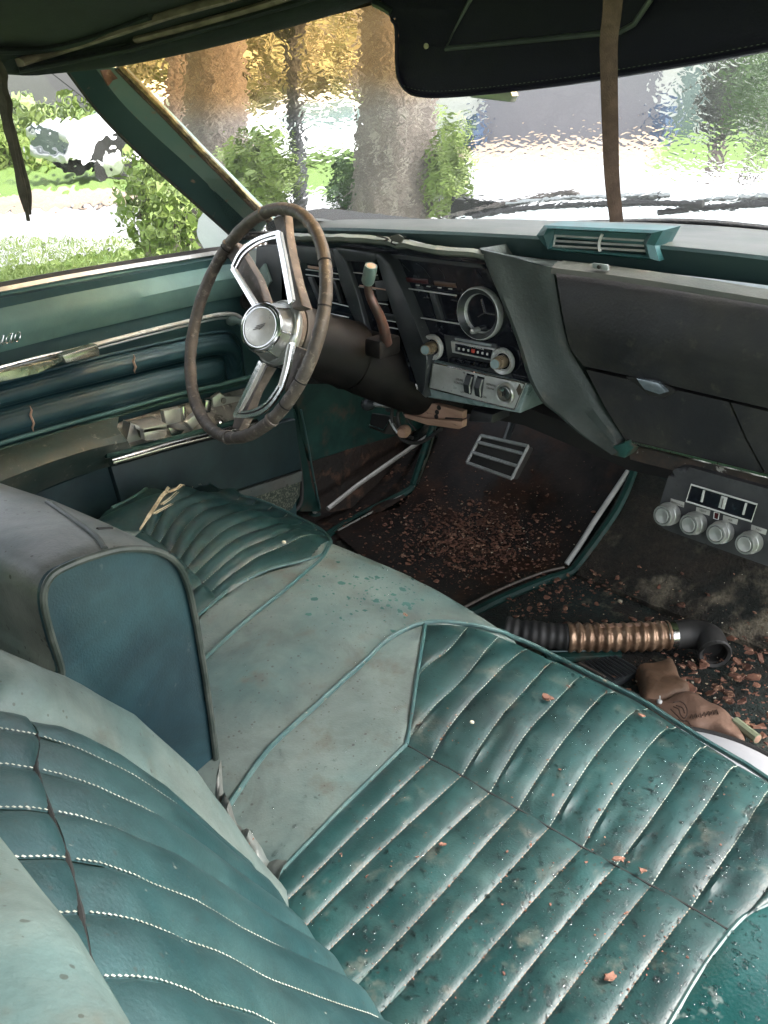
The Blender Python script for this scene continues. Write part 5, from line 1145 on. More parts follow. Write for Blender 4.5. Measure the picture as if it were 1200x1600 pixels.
mk('rail', slab([at_z(px, q, .065) for px, q in [(850, 1019), (972, 1016), (972, 1023), (855, 1028)]], (0, 0, -.012), bev=.002), PAINT, sb); mk('rail_lip', tube([at_z(852, 1018, .066), at_z(972, 1016, .066)], .0018, 6), PIPE, sb)
# leather glove / pouch
gl_ = thing('leather_pouch', 'folded brown leather work pouch with dark ink drawing on the floor', 'leather pouch', at_z(1070, 1100, .05))
def cush(L, z, th, m, nm, n=26):
    P = A([at_z(px, q, z) for px, q in L]); c = P.mean(0); B = resamp(crom(P, 6, closed=True), 70)[:-1]; rows = []
    for u in np.linspace(0, 1, 14):
        h = th * math.sqrt(max(0, 1 - (u) ** 4)); rows.append([c + (p - c) * u + A([0, 0, h + .006 * nz(*(c + (p - c) * u)[:2], 3, 30)]) for p in B])
    rows.append([p + A([0, 0, -.012]) for p in B]); return mk(nm, sheet(rows, cv=True), m, gl_)
cush([(994, 1043), (1020, 1040), (1048, 1032), (1056, 1046), (1064, 1062), (1078, 1078), (1064, 1088), (1035, 1096), (1008, 1102), (1003, 1095), (999, 1070)], .062, .016, LEATHER2, 'cuff')
cush([(1005, 1092), (1035, 1094), (1078, 1082), (1110, 1100), (1140, 1120), (1158, 1142), (1163, 1160), (1140, 1152), (1110, 1140), (1075, 1135), (1020, 1110)], .066, .012, LEATHER, 'palm')
ink = [[(1052, 1098), (1062, 1096), (1070, 1101), (1074, 1112), (1070, 1122), (1064, 1118), (1060, 1108), (1052, 1104)], [(1048, 1108), (1058, 1118), (1066, 1126), (1076, 1127)], [(1056, 1102), (1066, 1106), (1070, 1114)], [(1060, 1124), (1066, 1130), (1072, 1126), (1080, 1134)]]
for L in ink:
    P = crom([at_z(px, q, .0805) for px, q in L], 5)
    mk('ink_line', tube(P, .0011, 5), INK, gl_)
for k in range(7):
    x_, q0 = 1078 + k * 6.5, 1122 - k * 1.2; mk('ink_line', tube([at_z(x_, q0, .079), at_z(x_ + 3, q0 - 6, .079), at_z(x_ + 5, q0 + 1, .079)], .0010, 5), INK, gl_)
mk('snap', lathe([(.0045, 0), (.005, .003), (.003, .006), (0, .0065)], at_z(1030, 1098, .078), (0, 0, 1), 14), WHITEP, gl_); mk('snap_pin', tube([at_z(1031, 1096, .08), at_z(1031, 1087, .088)], .0012, 6), WHITEP, gl_)
# hub disc under the seat edge
hc = thing('metal_disc', 'large shiny curved metal disc half hidden under the seat front edge', 'metal disc', at_z(1130, 1230, .10))
cc = at_z(1085, 1262, .11); re_ = np.linalg.norm(at_z(1090, 1141, .11)[:2] - cc[:2])
mk('disc', lathe([(0, .022), (re_ * .5, .020), (re_ * .8, .012), (re_ * .94, .003), (re_ * .985, 0), (re_ * .99, -.004), (0, -.006)], cc, (0, 0, 1), 96), mat('painted_shine_disc', (.75, .75, .78), (.65, .65, .68), rough=.3, metal=.25), hc)  # whitish base colour stands in for reflections on the metal
mk('disc_rim', tube([cc + re_ * A([math.cos(a_), math.sin(a_), 0]) for a_ in np.linspace(0, 2 * math.pi, 96, endpoint=False)], .0045, 8, closed=True), RUBBER, hc)
# short clear tube, cigarette sized
ct = thing('clear_plastic_tube', 'short translucent green plastic tube lying on the carpet', 'plastic tube', at_z(1165, 1140, .05))
a_, b_ = at_z(1148, 1127, .07), at_z(1184, 1155, .07)
mk('tube', tube(resamp([a_, b_], 8), .0085, 8), mat('pale_green_plastic', (.32, .36, .22), (.22, .25, .15), rough=.15), ct); mk('tube_end', lathe([(.0075, 0), (.004, .0015), (0, .001)], b_, nrm(b_ - a_), 12), TIPC, ct); mk('tube_tip', tube([a_, a_ + (a_ - b_) * .35], [.004, .002], 8), STEEL, ct)
# debris: uncountable crumbs
def flake(c, s, seedv, nrm_=(0, 0, 1), th=.25, k=6):
    r_ = random.Random(seedv); n_ = nrm(nrm_); u = nrm(np.cross(n_, [r_.random() - .5, r_.random() - .5, .3])); v = np.cross(n_, u); V = []; 
    for lay in (0, 1):
        for i in range(k):
            a_ = 2 * math.pi * i / k; rr_ = s * (.55 + .7 * r_.random()) if lay == 0 else None
            if lay == 0: V.append(c + u * math.cos(a_) * rr_ + v * math.sin(a_) * rr_ * .7 + n_ * s * th * r_.random() * 1.6)
            else: V.append(V[i] * .9 + c * .1 + n_ * s * th)
    return V, [tuple(range(k))[::-1], tuple(range(k, 2 * k))] + [(i, (i + 1) % k, k + (i + 1) % k, k + i) for i in range(k)]
def crumbs(name, n, fn, s0, s1, m, label):
    L = []
    for k in range(n):
        p = fn()
        if p is None: continue
        s = s0 * (s1 / s0) ** (random.random() ** 2.2); t_ = (random.random() - .5) * .8, (random.random() - .5) * .8, 1
        L.append(flake(p, s, k * 7 + n, t_))
    return mk(name, join(L), m, smooth=False, label=label, cat='debris', kind='stuff')
def in_px(cx, cy, sx, sy, lift=.014, clipf=None):
    def f():
        px, q = random.gauss(cx, sx), random.gauss(cy, sy)
        if not (0 < px < 1260) or (clipf and not clipf(px, q)): return None
        return Fl(px, q, lift)
    return f
matok = lambda px, q: inpoly(A([px]), A([q]), mp_)[0]
crumbs('rust_crumbs', 4200, in_px(735, 850, 66, 32, .014, matok), .0008, .0075, FLAKE, 'rust coloured crumbs scattered over the driver floor mat')
crumbs('rust_crumbs', 500, in_px(600, 775, 60, 40, .016), .001, .006, FLAKE, 'rust crumbs piled in the sill corner')
crumbs('rust_crumbs', 500, in_px(730, 820, 110, 55, .014, matok), .0008, .0035, FLAKE, 'fine rust grit scattered wide over the driver mat')
crumbs('pale_crumbs', 170, in_px(745, 855, 62, 30, .016, matok), .0008, .0036, FLAKEP, 'pale crumbs among the rust on the driver mat')
okp = lambda px, q: q > 890 and px > 790
crumbs('leaf_litter', 800, in_px(1120, 1075, 90, 60, .016, okp), .0012, .015, FLAKE, 'dry brown leaf bits over the passenger carpet')
crumbs('leaf_litter', 500, in_px(860, 935, 70, 28, .016, okp), .0012, .009, FLAKE, 'dry leaf bits along the mat edge')
crumbs('pale_crumbs', 220, in_px(1110, 1060, 100, 70, .016, okp), .001, .004, FLAKEP, 'pale grit on the passenger carpet')
# seat debris
for (px, q, s, lb) in ((853, 1101, .0085, 'largest crumbled brown leaf flake on the front pleats'), (963, 1354, .0065, 'brown flake caught on the cushion cross seam near the middle'), (950, 1538, .0065, 'brown flake alone on the rear pleats at the lower right'), (1000, 1128, .005, 'small triangular flake near the cushion front edge piping'), (1001, 1371, .0045, 'small brown flake just below the cross seam'), (632, 970, .0045, 'small reddish flake on the pale centre of the cushion near the piping'), (690, 1330, .0045, 'reddish flake on the upper part of the rear pleats')):
    p = Sx(px, q); p[2] = float(H(p[0], p[1])) + .008
    o = mk('leaf_flake', join([flake(p, s, 5 + px, (.1, .1, 1), .3, 9), flake(p + A([s * .5, s * .4, .001]), s * .5, px, (.2, -.1, 1), .3, 7)]), FLAKE, smooth=False, label=lb, cat='leaf flake', group='dry flakes on the seat cushion')
for (px, q, s, lb) in ((737, 1138, .0028, 'pale seed on a front pleat below the cushion piping'), (444, 855, .0036, 'round pale seed on the driver side pleats'), (968, 946, .005, 'pale round pebble on the green carpet beyond the hose')):
    p = Sx(px, q) if q != 946 else Fl(px, q, .01)
    if q != 946: p[2] = float(H(p[0], p[1])) + .009
    mk('pale_seed', lathe([(0, -s * .6), (s, -s * .2), (s * .9, s * .4), (0, s * .7)], p, (.1, .1, 1), 10), FLAKEP, label=lb, cat='seed', group='pale seeds and grit')
def on_seat(cx, cy, sx, sy, lift=.010):
    def f():
        px, q = random.gauss(cx, sx), random.gauss(cy, sy)
        if not (300 < px < 1230 and 760 < q < 1640): return None
        p = Sx(px, q); 
        if p[1] > yf(p[0]) - .01 or p[1] < -.80: return None
        p[2] = float(H(p[0], p[1])) + lift - .006 * (not inpoly(A([p[0]]), A([p[1]]), pass_poly)[0]) - .0015; return p
    return f
crumbs('seat_crumbs', 220, on_seat(800, 1300, 220, 160, .0062), .0007, .0026, FLAKE, 'tiny rust coloured crumbs sprinkled over the seat cushion')
# crumbs trapped along the stitched valleys
def along():
    k = random.randint(1, 9); c = random.choice([RC, RC, FC])[k + (0)]; p = c[random.randint(2, len(c) - 3)].copy() + A([random.gauss(0, .002), random.gauss(0, .002), 0]); p[2] = float(H(p[0], p[1])) + .0022; return p
crumbs('seat_crumbs', 420, along, .0005, .0019, FLAKE, 'rusty grit lying in the stitched valleys of the cushion')
# rain drops, uncountable
def drops(name, n, fn, s0, s1, lab):
    V = []; F = []
    for k in range(n):
        p = fn()
        if p is None: continue
        s = s0 * (s1 / s0) ** (random.random() ** 2); a_ = random.gauss(-.5, .5); l = random.uniform(1.0, 2.2); u = A([math.cos(a_), math.sin(a_), 0]) * s * l; v = A([-math.sin(a_), math.cos(a_), 0]) * s; i0 = len(V)
        for rr_, h in ((1, 0), (.75, .28), (.35, .42)):
            for j in range(7):
                b_ = 2 * math.pi * j / 7; V.append(p + u * rr_ * math.cos(b_) + v * rr_ * math.sin(b_) + A([0, 0, h * s]))
        for lay in (0, 1):
            for j in range(7): F.append((i0 + lay * 7 + j, i0 + lay * 7 + (j + 1) % 7, i0 + (lay + 1) * 7 + (j + 1) % 7, i0 + (lay + 1) * 7 + j))
        F.append(tuple(i0 + 14 + j for j in range(7)))
    return mk(name, (V, F), WATER, label=lab, cat='water', kind='stuff')
dg0 = bpy.context.evaluated_depsgraph_get(); dg0.update()
SEATM = [o for o in seat.children if o.name.startswith(('front_pleat', 'rear_pleat', 'end_panel', 'end_bolster', 'cushion_cover'))]
from mathutils.bvhtree import BVHTree
vv = []; ff = []
for o in SEATM:
    b_ = len(vv); L_ = WL[seat.name]; vv += [Vector(v.co) + Vector(L_) for v in o.data.vertices]; ff += [tuple(i + b_ for i in p.vertices) for p in o.data.polygons]
BV = BVHTree.FromPolygons(vv, ff)
def drop_on(x, y, lift=0.0):
    h = BV.ray_cast(Vector((x, y, .6)), Vector((0, 0, -1)));
    return A([x, y, h[0].z + lift]) if h[0] else None
def rnd_seat(x0, x1, y0, y1, gx=None):
    def f():
        x = random.uniform(x0, x1) if gx is None else min(x1, max(x0, random.gauss(*gx))); y = random.uniform(y0, y1)
        if y > yf(x) - .006: return None
        return drop_on(x, y, .0001)
    return f
drops('rain_drops', 4200, rnd_seat(.10, .78, -.80, -.23, (.50, .16)), .0009, .0030, 'rain drops dotted over the passenger side pleats')
drops('rain_drops', 700, rnd_seat(-.60, .20, -.72, -.19), .0007, .0024, 'sparse rain drops over the pale middle of the cushion')
# dark wet spots
def spots(n, fn, s0, s1):
    V = []; F = []
    for k in range(n):
        p = fn()
        if p is None: continue
        s = s0 * (s1 / s0) ** (random.random() ** 2.5); i0 = len(V); m_ = 8
        for j in range(m_):
            b_ = 2 * math.pi * j / m_; r_ = s * random.uniform(.45, 1.15); x, y = p[0] + r_ * 1.3 * math.cos(b_), p[1] + r_ * math.sin(b_); q = drop_on(x, y, .0006); V.append(q if q is not None else p)
        F.append(tuple(range(i0, i0 + m_)))
    return V, F
mk('wet_spots', spots(150, lambda: (lambda p: drop_on(p[0], p[1], .0006) if p[1] < yf(p[0]) - .01 else None)(Sx(random.gauss(590, 55), random.gauss(920, 28))), .0012, .006), mat('wet_teal_spot', (.05, .14, .12), (.04, .11, .10), rough=.2), label='dark wet spots on the pale middle of the cushion near its front edge', cat='wet spots', kind='stuff')
# puddle sheets at the right edge of the cushion
def puddle(px, q, rx, ry, n=44, sd=1, m=None, lb=''):
    c = Sx(px, q); V = []; F = []; ring = 7
    for i in range(ring):
        for j in range(n):
            b_ = 2 * math.pi * j / n; r_ = (i + .001) / (ring - 1) * (1 + .38 * nz(math.cos(b_) * 2, math.sin(b_) * 2, sd, 1.1) + .22 * nz(math.cos(b_) * 7, math.sin(b_) * 7, sd, 1.0))
            x, y = c[0] + rx * r_ * math.cos(b_), c[1] + ry * r_ * math.sin(b_); p = drop_on(x, y, .0014 if i < ring - 1 else .0001); V.append(p if p is not None else c)
    for i in range(ring - 1):
        for j in range(n): F.append((i * n + j, (i + 1) * n + j, (i + 1) * n + (j + 1) % n, i * n + (j + 1) % n))
    return mk('water_film', (V, F), WATER, label=lb, cat='water film')
puddle(1215, 1300, .035, .05, sd=1, lb='sheet of water at the far right edge of the front pleats')
#puddle(1150, 1575, .030, .022, sd=5, lb='water patch on the pale bolster at the lower right corner')

# ================================================================== ROOF, HEADER, VISOR, STRAPS
hl_ = thing('headliner', 'sagging dark green cloth headliner at the upper left', 'headliner', (-.3, -.6, 1.1))
hdr = [at_x(38, 122, -.74), at_y(60, 112, -.36), at_y(120, 106, -.30), at_y(200, 96, -.27), at_y(300, 76, -.235), at_y(400, 52, -.20), at_y(500, 24, -.17), at_y(580, 0, -.15), at_y(680, -30, -.13)]
hdr = A([at_y(30, 120, -.38), *hdr[1:]])
Hh = resamp(crom(hdr, 6), 60)
Hh[:, 2] -= 0.0
xsr = np.linspace(Hh[-1][0], .66, 18)[1:]
Hx = np.concatenate([Hh, A([[x, Hh[-1][1] - .02 * ((x - Hh[-1][0]) / .8), Hh[-1][2] + .012 * math.sin(math.pi * min(1, (x - Hh[-1][0]) / .8))] for x in xsr])])
rolls = []
for k, p in enumerate(Hx):
    r_ = .020 if k > 2 else .010 + .004 * k; r = []
    for a_ in np.linspace(0, 2 * math.pi, 14, endpoint=False): r.append(p + A([0, -.012 + .024 * math.cos(a_), r_ * .9 * math.sin(a_) + .012]))
    rolls.append(r)
mk('header_roll', sheet(rolls, cv=True), CLOTH, hl_)
# stitched hem
for k in range(0): pass
rows = []
for k, p in enumerate(Hx):
    r = [p + A([0, -.012, .016])]
    for v in np.linspace(.05, 1, 30):
        y = p[1] - v * 1.9; sag = .020 * math.sin(math.pi * min(1, v * 3.0)) * (1 if k < 60 else .2)
        z = p[2] + .022 + (.10) * min(1, v * 3) ** .8 * (0.9 + 0.3 * (1 - (p[0] / .7) ** 2)) - sag + .006 * nz(p[0], y, 0, 4)
        r.append((p[0] * 1.0, y, z))
    rows.append(r)
rc_ = sheet(rows); mk('roof_cloth', rc_, CLOTH, hl_)
from mathutils.bvhtree import BVHTree as BT_
rl_ = sheet(rolls, cv=True)
CB = BT_.FromPolygons([Vector(v) for v in np.concatenate([rc_[0], rl_[0]])], list(rc_[1]) + [tuple(i + len(rc_[0]) for i in f) for f in rl_[1]])
def cast_cloth(px, q):
    r = nrm(ray(px, q)); h = CB.ray_cast(Vector(CAM), Vector(r), 4.0)
    return A(h[0]) - r * .008 if h[0] is not None else at_y(px, q, -.45)
mk('roof_panel', solid_sheet([[(x, y, 1.275 - .06 * (x / .7) ** 2) for y in np.linspace(-2.3, -.10, 10)] for x in np.linspace(-.76, .70, 14)], (0, 0, .02)), BODYP, label='car roof above the headliner', cat='car roof')
def fold(L, y, m, nm, w=.010, k=1.7):
    w = w * (k if m is BEIGE else 1)
    P = crom([cast_cloth(px, q) for (px, q) in L], 6); T, U, B = frames(P)
    return mk(nm, tube(P, w, 8, flat=.45), m, hl_)
fold([(30, 98), (80, 82), (180, 50), (270, 20), (370, -8), (450, -35)], [-.50, -.47, -.43, -.40, -.37, -.34], BEIGE, 'edge_tape', .0085)
fold([(215, 62), (300, 40), (400, 12), (470, -12)], [-.36, -.33, -.30, -.28], BEIGE, 'edge_tape', .007)
fold([(30, 110), (120, 93), (220, 72), (330, 42), (450, 8), (520, -14)], [-.40, -.37, -.34, -.31, -.28, -.26], CLOTH, 'cloth_fold', .010)
fold([(-20, 80), (60, 78), (140, 62), (240, 25)], [-.58, -.55, -.5, -.46], CLOTH, 'cloth_fold', .012)
hp2 = [p + A([0, -.033, .008]) for p in Hx[2:58]]
stitches(hp2, f=None, w=.0006, step=.007); mk('hem_stitching', join(stitch), mat('dull_thread', (.12, .13, .11), rough=.9), hl_, smooth=False, kind='stuff'); stitch = []
# visor
vz = thing('sun_visor', 'dark navy passenger sun visor folded down with a raised mirror frame', 'sun visor', at_y(900, 100, -.2))
Vy0 = -.20
vpoly = [(585, -40), (583, 12), (592, 22), (608, 24), (617, 42), (617, 100), (620, 125), (634, 144), (655, 152), (700, 153), (800, 143), (900, 130), (1000, 114), (1100, 97), (1200, 78), (1330, 50), (1420, 20), (1420, -110), (1000, -110)]
P = crom([at_y(px, q, Vy0) for px, q in vpoly[1:-3]], 4); P = list(P) + [at_y(1420, -60, Vy0), at_y(1420, -110, Vy0), at_y(585, -110, Vy0)]
# keep the top edge against the roof
P = [A([p[0], p[1] + .10 * (p[2] - 1.05), min(p[2], 1.205)]) for p in P]
mk('visor_pad', slab(P, (0, .022, 0), bev=.006, seg=3), VISORM, vz)
mk('edge_welt', tube(crom([at_y(px, q, Vy0 - .001) for px, q in [(612, 30), (619, 45), (620, 100), (624, 124), (637, 141), (656, 148), (700, 149), (800, 139), (900, 126), (1000, 110), (1100, 93), (1200, 74), (1330, 46)]], 4), .0025, 6), VISORM, vz)
stitches(crom([at_y(px, q, Vy0 - .0025) for px, q in [(630, 134), (656, 141), (700, 142), (800, 132), (900, 119), (1000, 103), (1100, 86), (1200, 67)]], 4), f=None, w=.0005, step=.006); mk('stitching', join(stitch), MATS['dull_thread'], vz, smooth=False, kind='stuff'); stitch = []
fr_ = [at_y(px, q, Vy0 + .002) for px, q in [(740, -10), (697, 76), (970, 49), (990, 38), (1016, 0), (1016, -30), (760, -40)]]
mk('mirror_frame', tube(fr_, .0032, 8, closed=True), mat('visor_frame', (.05, .055, .06), (.09, .095, .10), rough=.35), vz)
mk('mirror_panel', slab(fr_, (0, .006, 0)), VISORM, vz)
mk('snap_button', lathe([(.003, 0), (.0035, .002), (0, .003)], at_y(667, 72, Vy0 - .001), AXY, 10), FLAKEP, vz)
mk('visor_arm', tube([at_y(585, 5, -.19), at_y(600, 12, -.19), at_y(612, 20, -.19)], .005, 8), BLACKP, vz)
mk('rear_view_mirror', slab([at_y(px, q, -.15) for px, q in [(700, 120), (790, 120), (801, 150), (796, 160), (735, 153)]], (0, .012, 0), bev=.002), SATIN, label='lower edge of the rear view mirror showing below the visor', cat='rear view mirror')
# hanging straps
def strap(pts, w, m, name, lb, cat, th=.0016, par=None):
    P = crom(pts, 6); n = len(P); rows = []
    side = MC[:, 0]
    for i, (p) in enumerate(P):
        ww = np.interp(i / (n - 1), [0, 1], w) * (1 + (.55 * nz(p[2] * 60, p[0] * 9, 3, 1.0) if m is SHREDM else 0)); tw = .5 * nz(p[2] * 9, 0, 1, 1); s = nrm(side + A([0, tw, 0]))
        rows.append([p + s * ww * u + MC[:, 2] * .0012 * abs(u) for u in (-.5, -.25, 0, .25, .5)])
    return mk(name, solid_sheet(rows, MC[:, 2] * th), m, par, label=lb, cat=cat)
strap([at_y(960, -120, -.40), at_y(958, 0, -.40), at_y(952, 60, -.40), at_y(952, 110, -.402), at_y(954, 200, -.40), at_y(957, 280, -.402), at_y(964, 346, -.40)], (.0172, .0125), STRAPM, 'hanging_strap', 'brown cloth strap hanging in front of the dark sun visor', 'strap')
sh2 = thing('torn_weatherstrip', 'two shredded dark strips hanging beside the driver window at the left edge', 'weatherstrip', at_x(30, 340, -.62))
for L, w in (([(-30, 40), (0, 118), (10, 170), (22, 230), (34, 290), (44, 345)], (.022, .006)), ([(-30, 60), (-5, 130), (8, 190), (20, 240), (33, 300), (40, 330)], (.016, .006)), ([(-6, 120), (16, 190), (32, 245), (44, 300), (46, 335)], (.010, .006))):
    strap([at_x(px, q, -.60) for px, q in L], w, SHREDM, 'strip', None, None, par=sh2)

# ================================================================== WINDSCREEN, COWL, BONNET, WIPERS
base_ = [(-.69, .0, .775), (-.60, .12, .775), (-.50, .22, .78), (-.38, .30, .79), (-.20, .375, .81), (.03, .40, .835), (.30, .37, .838), (.55, .27, .83), (.78, .05, .80)]
top_ = [(-.665, -.25, 1.068), (-.58, -.235, 1.085), (-.48, -.215, 1.108), (-.36, -.19, 1.13), (-.20, -.165, 1.155), (.03, -.15, 1.165), (.28, -.16, 1.155), (.50, -.19, 1.13), (.72, -.27, 1.07)]
a = resamp(crom(base_, 6), 60); b = resamp(crom(top_, 6), 60)
G = [[a[i] * (1 - v) + b[i] * v + A([0, .012, .012]) * math.sin(math.pi * v) for v in np.linspace(0, 1, 24)] for i in range(60)]
mk('windscreen', solid_sheet(G, (0, .0035, .0035)), WGLASS, label='rain rippled windscreen with perished amber tint along its top', cat='windscreen')
mk('screen_base_seal', tube(a + A([0, .004, .004]), .008, 8), mat('frayed_seal', (.02, .02, .022), (.05, .045, .04), rough=.9, scale=60, bump=.003, bscale=150), label='frayed black seal along the base of the windscreen', cat='rubber seal')
# cowl and bonnet
rows = []
for v in np.linspace(0, 1, 30):
    r = []
    for i in range(60):
        p = a[i]; cx = .03 + (p[0] - .03) * (1 + .10 * v); y = p[1] + .02 + v * (1.55 - .25 * abs(p[0]))
        z = min(.79, p[2] - .02) - .03 * v + .02 * math.exp(-((abs(cx - .03) - .45) / .10) ** 2) * min(1, v * 3) - .05 * max(0, v - .7) - .18 * max(0, abs(cx - .03) - .70) - .012 * math.exp(-((v - .04) / .03) ** 2)
        r.append((cx, y, z))
    rows.append(r)
mk('bonnet', solid_sheet(rows, (0, 0, -.03)), mat('sky_pale_bonnet', (.35, .42, .42), (.45, .5, .5), rough=.22, scale=5, coat=.5, bump=.0015, bscale=70), label='wet bonnet beyond the windscreen, coloured pale for reflected sky', cat='car bonnet')  # pale base colour stands in for sky reflected in the wet paint
mk('wing_panel', box((-.88, .9, .40), (.06, 2.2, .34), bev=.03), BODYP, label='left front wing of the car outside the windscreen', cat='car wing')
mk('outer_body', box((-.93, -.6, .24), (.04, 2.2, .80)), BODYP, kind='structure')
for nm, L, y0 in (('wiper', [(740, 337), (800, 326), (880, 319), (960, 316), (1030, 315), (1100, 316)], .46), ('wiper', [(1030, 330), (1100, 322), (1160, 318), (1230, 316), (1300, 318)], .47)):
    first = px0 = L[0][0]
    w_ = thing('windscreen_wiper', 'long wiper blade lying across the middle of the windscreen base' if px0 < 900 else 'right hand wiper blade at the windscreen base near the picture edge', 'wiper', at_y(L[0][0], L[0][1], y0), 'windscreen wipers')
    P = crom([at_y(px, q, y0) for px, q in L], 5); mk('blade', tube(P, .006, 6), RUBBER, w_); mk('blade_frame', tube(P[4:-4] + A([0, .01, .012]), .0045, 6), SATIN, w_)
    e = P[-5]; mk('wiper_arm', tube([e + A([-.02, .01, .01]), e + A([-.10, .05, -.01]), e + A([-.14, .08, -.03])], .006, 6), RUBBER, w_)
tw = [at_y(px, q, .50) for px, q in [(690, 338), (760, 322), (830, 308), (885, 299), (905, 303)]]
mk('wiper_arm_end', tube(crom(tw, 5), np.linspace(.003, .0065, 21), 6), SPOKEM, label='thin tan arm end curving above the wiper blade', cat='wiper arm')
# hidden rear of the cabin: package behind the seats closes the body
mk('rear_bulkhead', box((-.05, -2.32, .45), (1.5, .04, .85)), VOID, kind='structure')
mk('roof_rear_pillar', box((-.70, -1.75, .92), (.05, .9, .40)), PILLAR, label='rear roof pillar on the driver side', cat='roof pillar')

# ================================================================== OUTSIDE
def Gz(x, y): return -.35 + .075 * np.minimum(np.asarray(x, float), 0)
def Gd(px, py, lift=0.0):
    r = ray(px, py); r = r / np.linalg.norm(r)
    # plane z = -.35 + .075 x
    t_ = (-.35 + .075 * CAM[0] - CAM[2]) / (r[2] - .075 * r[0])
    if t_ < 0 or t_ > 160: t_ = 160
    p = CAM + t_ * r; p[2] += lift; return p
xs_ = [-900, -300, -100, -40, -20, -10, -5, 0, 5, 20, 100, 900]; ys_ = [-900, -200, -40, -10, 0, 10, 20, 40, 80, 200, 900]
mk('ground', sheet([[(x, y, float(Gz(x, y))) for y in ys_] for x in xs_]), GRASS, kind='structure')
def patch(name, L, lift, m, kind='structure'):
    P = [Gd(px, q, lift) for px, q in L]; return mk(name, (P, [tuple(range(len(P)))]), m, smooth=False, kind=kind)
patch('road', [(-400, 365), (0, 332), (180, 322), (330, 312), (420, 304), (520, 292), (560, 286), (700, 262), (760, 246), (860, 242), (960, 246), (1010, 256), (1200, 262), (1500, 262), (1900, 420), (1400, 560), (700, 560), (420, 440), (330, 372), (150, 398), (0, 424), (-400, 500)], .012, ROADM)
patch('verge_dirt', [(-400, 340), (0, 306), (130, 296), (230, 300), (300, 312), (200, 322), (0, 334), (-400, 366)], .02, DIRT)
patch('leafy_verge', [(690, 262), (720, 222), (800, 212), (1020, 212), (1060, 205), (1010, 256), (960, 247), (860, 243), (760, 247)], .02, DIRT)
def leafmass(name, c, rad, n, s, m, label, cat, trunk=None, fn=None, sq=1.0, group=None):
    t_ = thing(name, label, cat, (c[0], c[1], float(Gz(c[0], c[1]))), group)
    V = []; F = []
    for k in range(n):
        for _ in range(20):
            d = A([random.uniform(-1, 1) for _ in range(3)]); q = np.linalg.norm(d)
            if q < 1 and (q > .45 or random.random() < .3): break
        lump = 1 + .5 * nz(d[0] * 2, d[1] * 2, d[2] * 2 + c[0], 1.3)
        if nz(d[0] * 3 + 5, d[1] * 3, d[2] * 3 + c[1], 1.2) < -.18: continue
        p = A(c) + d * A(rad) * lump; u = nrm(A([random.gauss(0, 1) for _ in range(3)])); v = nrm(np.cross(u, [random.gauss(0, 1), random.gauss(0, 1), random.gauss(0, 1)])); ss = s * random.uniform(.6, 1.4); i0 = len(V)
        V += [p - u * ss, p + v * ss * .45 + A([0, 0, ss * .1]), p + u * ss, p - v * ss * .45]; F.append((i0, i0 + 1, i0 + 2, i0 + 3))
    mk('foliage', (V, F), m, t_, smooth=False)
    if trunk: mk('stems', join(trunk), BARK, t_)
    return t_
def stems(c, rad, n=4, r=.02):
    L = []
    for k in range(n):
        b_ = A([c[0] + random.gauss(0, rad[0] * .2), c[1] + random.gauss(0, rad[1] * .2), float(Gz(c[0], c[1])) - .1]); e = A(c) + A([random.uniform(-.6, .6) * rad[i] for i in range(3)]); L.append(tube(crom([b_, (b_ + e) / 2 + A([.05, .05, 0]) * rad[0], e], 4), np.linspace(r, r * .3, 9), 5))
    return L
def at_d(px, py, d):
    r = ray(px, py); h = math.hypot(r[0], r[1]); return CAM + r / h * d
def trunk_at(px_top, px_bot, y_bot, d, w_top, w_bot, name, lb, lean=0, top_px=-500, fl=True):
    b_ = at_d(px_bot, y_bot, d); zb = float(Gz(b_[0], b_[1])) - .2; tp = at_d(px_top, -60, d)
    dirv = nrm(tp - b_); k = (zb - b_[2]) / dirv[2]; P0 = b_ + dirv * k
    n_ = 40; P = A([P0 + (tp - P0) * u * 1.6 for u in np.linspace(0, 1, n_)]); L = np.linspace(0, 1.6, n_)
    sc_ = d / FPX * 1.0
    rr_ = np.interp(L, [0, .5, 1.6], [w_bot, (w_bot + w_top) / 2, w_top * .8]) * sc_ / 2 * 1.05
    if fl: rr_ = rr_ * (1 + .35 * np.exp(-L / .08))
    V, F = tube(P, rr_, 26)
    for i, v in enumerate(V):
        ci = P[min(i // 26, n_ - 1)]; o_ = v - ci; V[i] = ci + o_ * (1 + .10 * nz(v[0] * 3, v[1] * 3, v[2] * .8, 1.6) + .05 * nz(v[0] * 12, v[1] * 12, v[2] * 2, 1.2))
    t_ = thing(name, lb, 'tree', P0); mk('trunk', (V, F), BARK, t_)
    # boughs and crown above the view
    tp2 = P[-1]; cr = []
    for k in range(5):
        a_ = k * 1.26; e = tp2 + A([math.cos(a_) * 1.6, math.sin(a_) * 1.6, 1.4]); cr.append(tube(crom([tp2 - A([0, 0, .2]), (tp2 + e) / 2 + A([0, 0, -.2]), e], 4), np.linspace(rr_[-1] * .6, .03, 9), 7))
    mk('bough', join(cr), BARK, t_)
    V = []; F = []
    for k in range(1500):
        d_ = A([random.gauss(0, 1.0), random.gauss(0, 1.0), random.gauss(0, .5)]); p = tp2 + A([0, 0, 2.2]) + d_; u = nrm(A([random.gauss(0, 1) for _ in range(3)])); v = nrm(np.cross(u, [.3, .7, random.random()])); i0 = len(V); V += [p - u * .09, p + v * .05, p + u * .09, p - v * .05]; F.append((i0, i0 + 1, i0 + 2, i0 + 3))
    mk('crown', (V, F), LEAF2, t_, smooth=False); return t_
trunk_at(625, 617, 330, 7.0, 100, 128, 'tree', 'thick brown tree trunk in the middle of the windscreen')
trunk_at(330, 338, 290, 9.0, 82, 96, 'tree', 'grey brown tree trunk seen through the windscreen just right of the pillar')
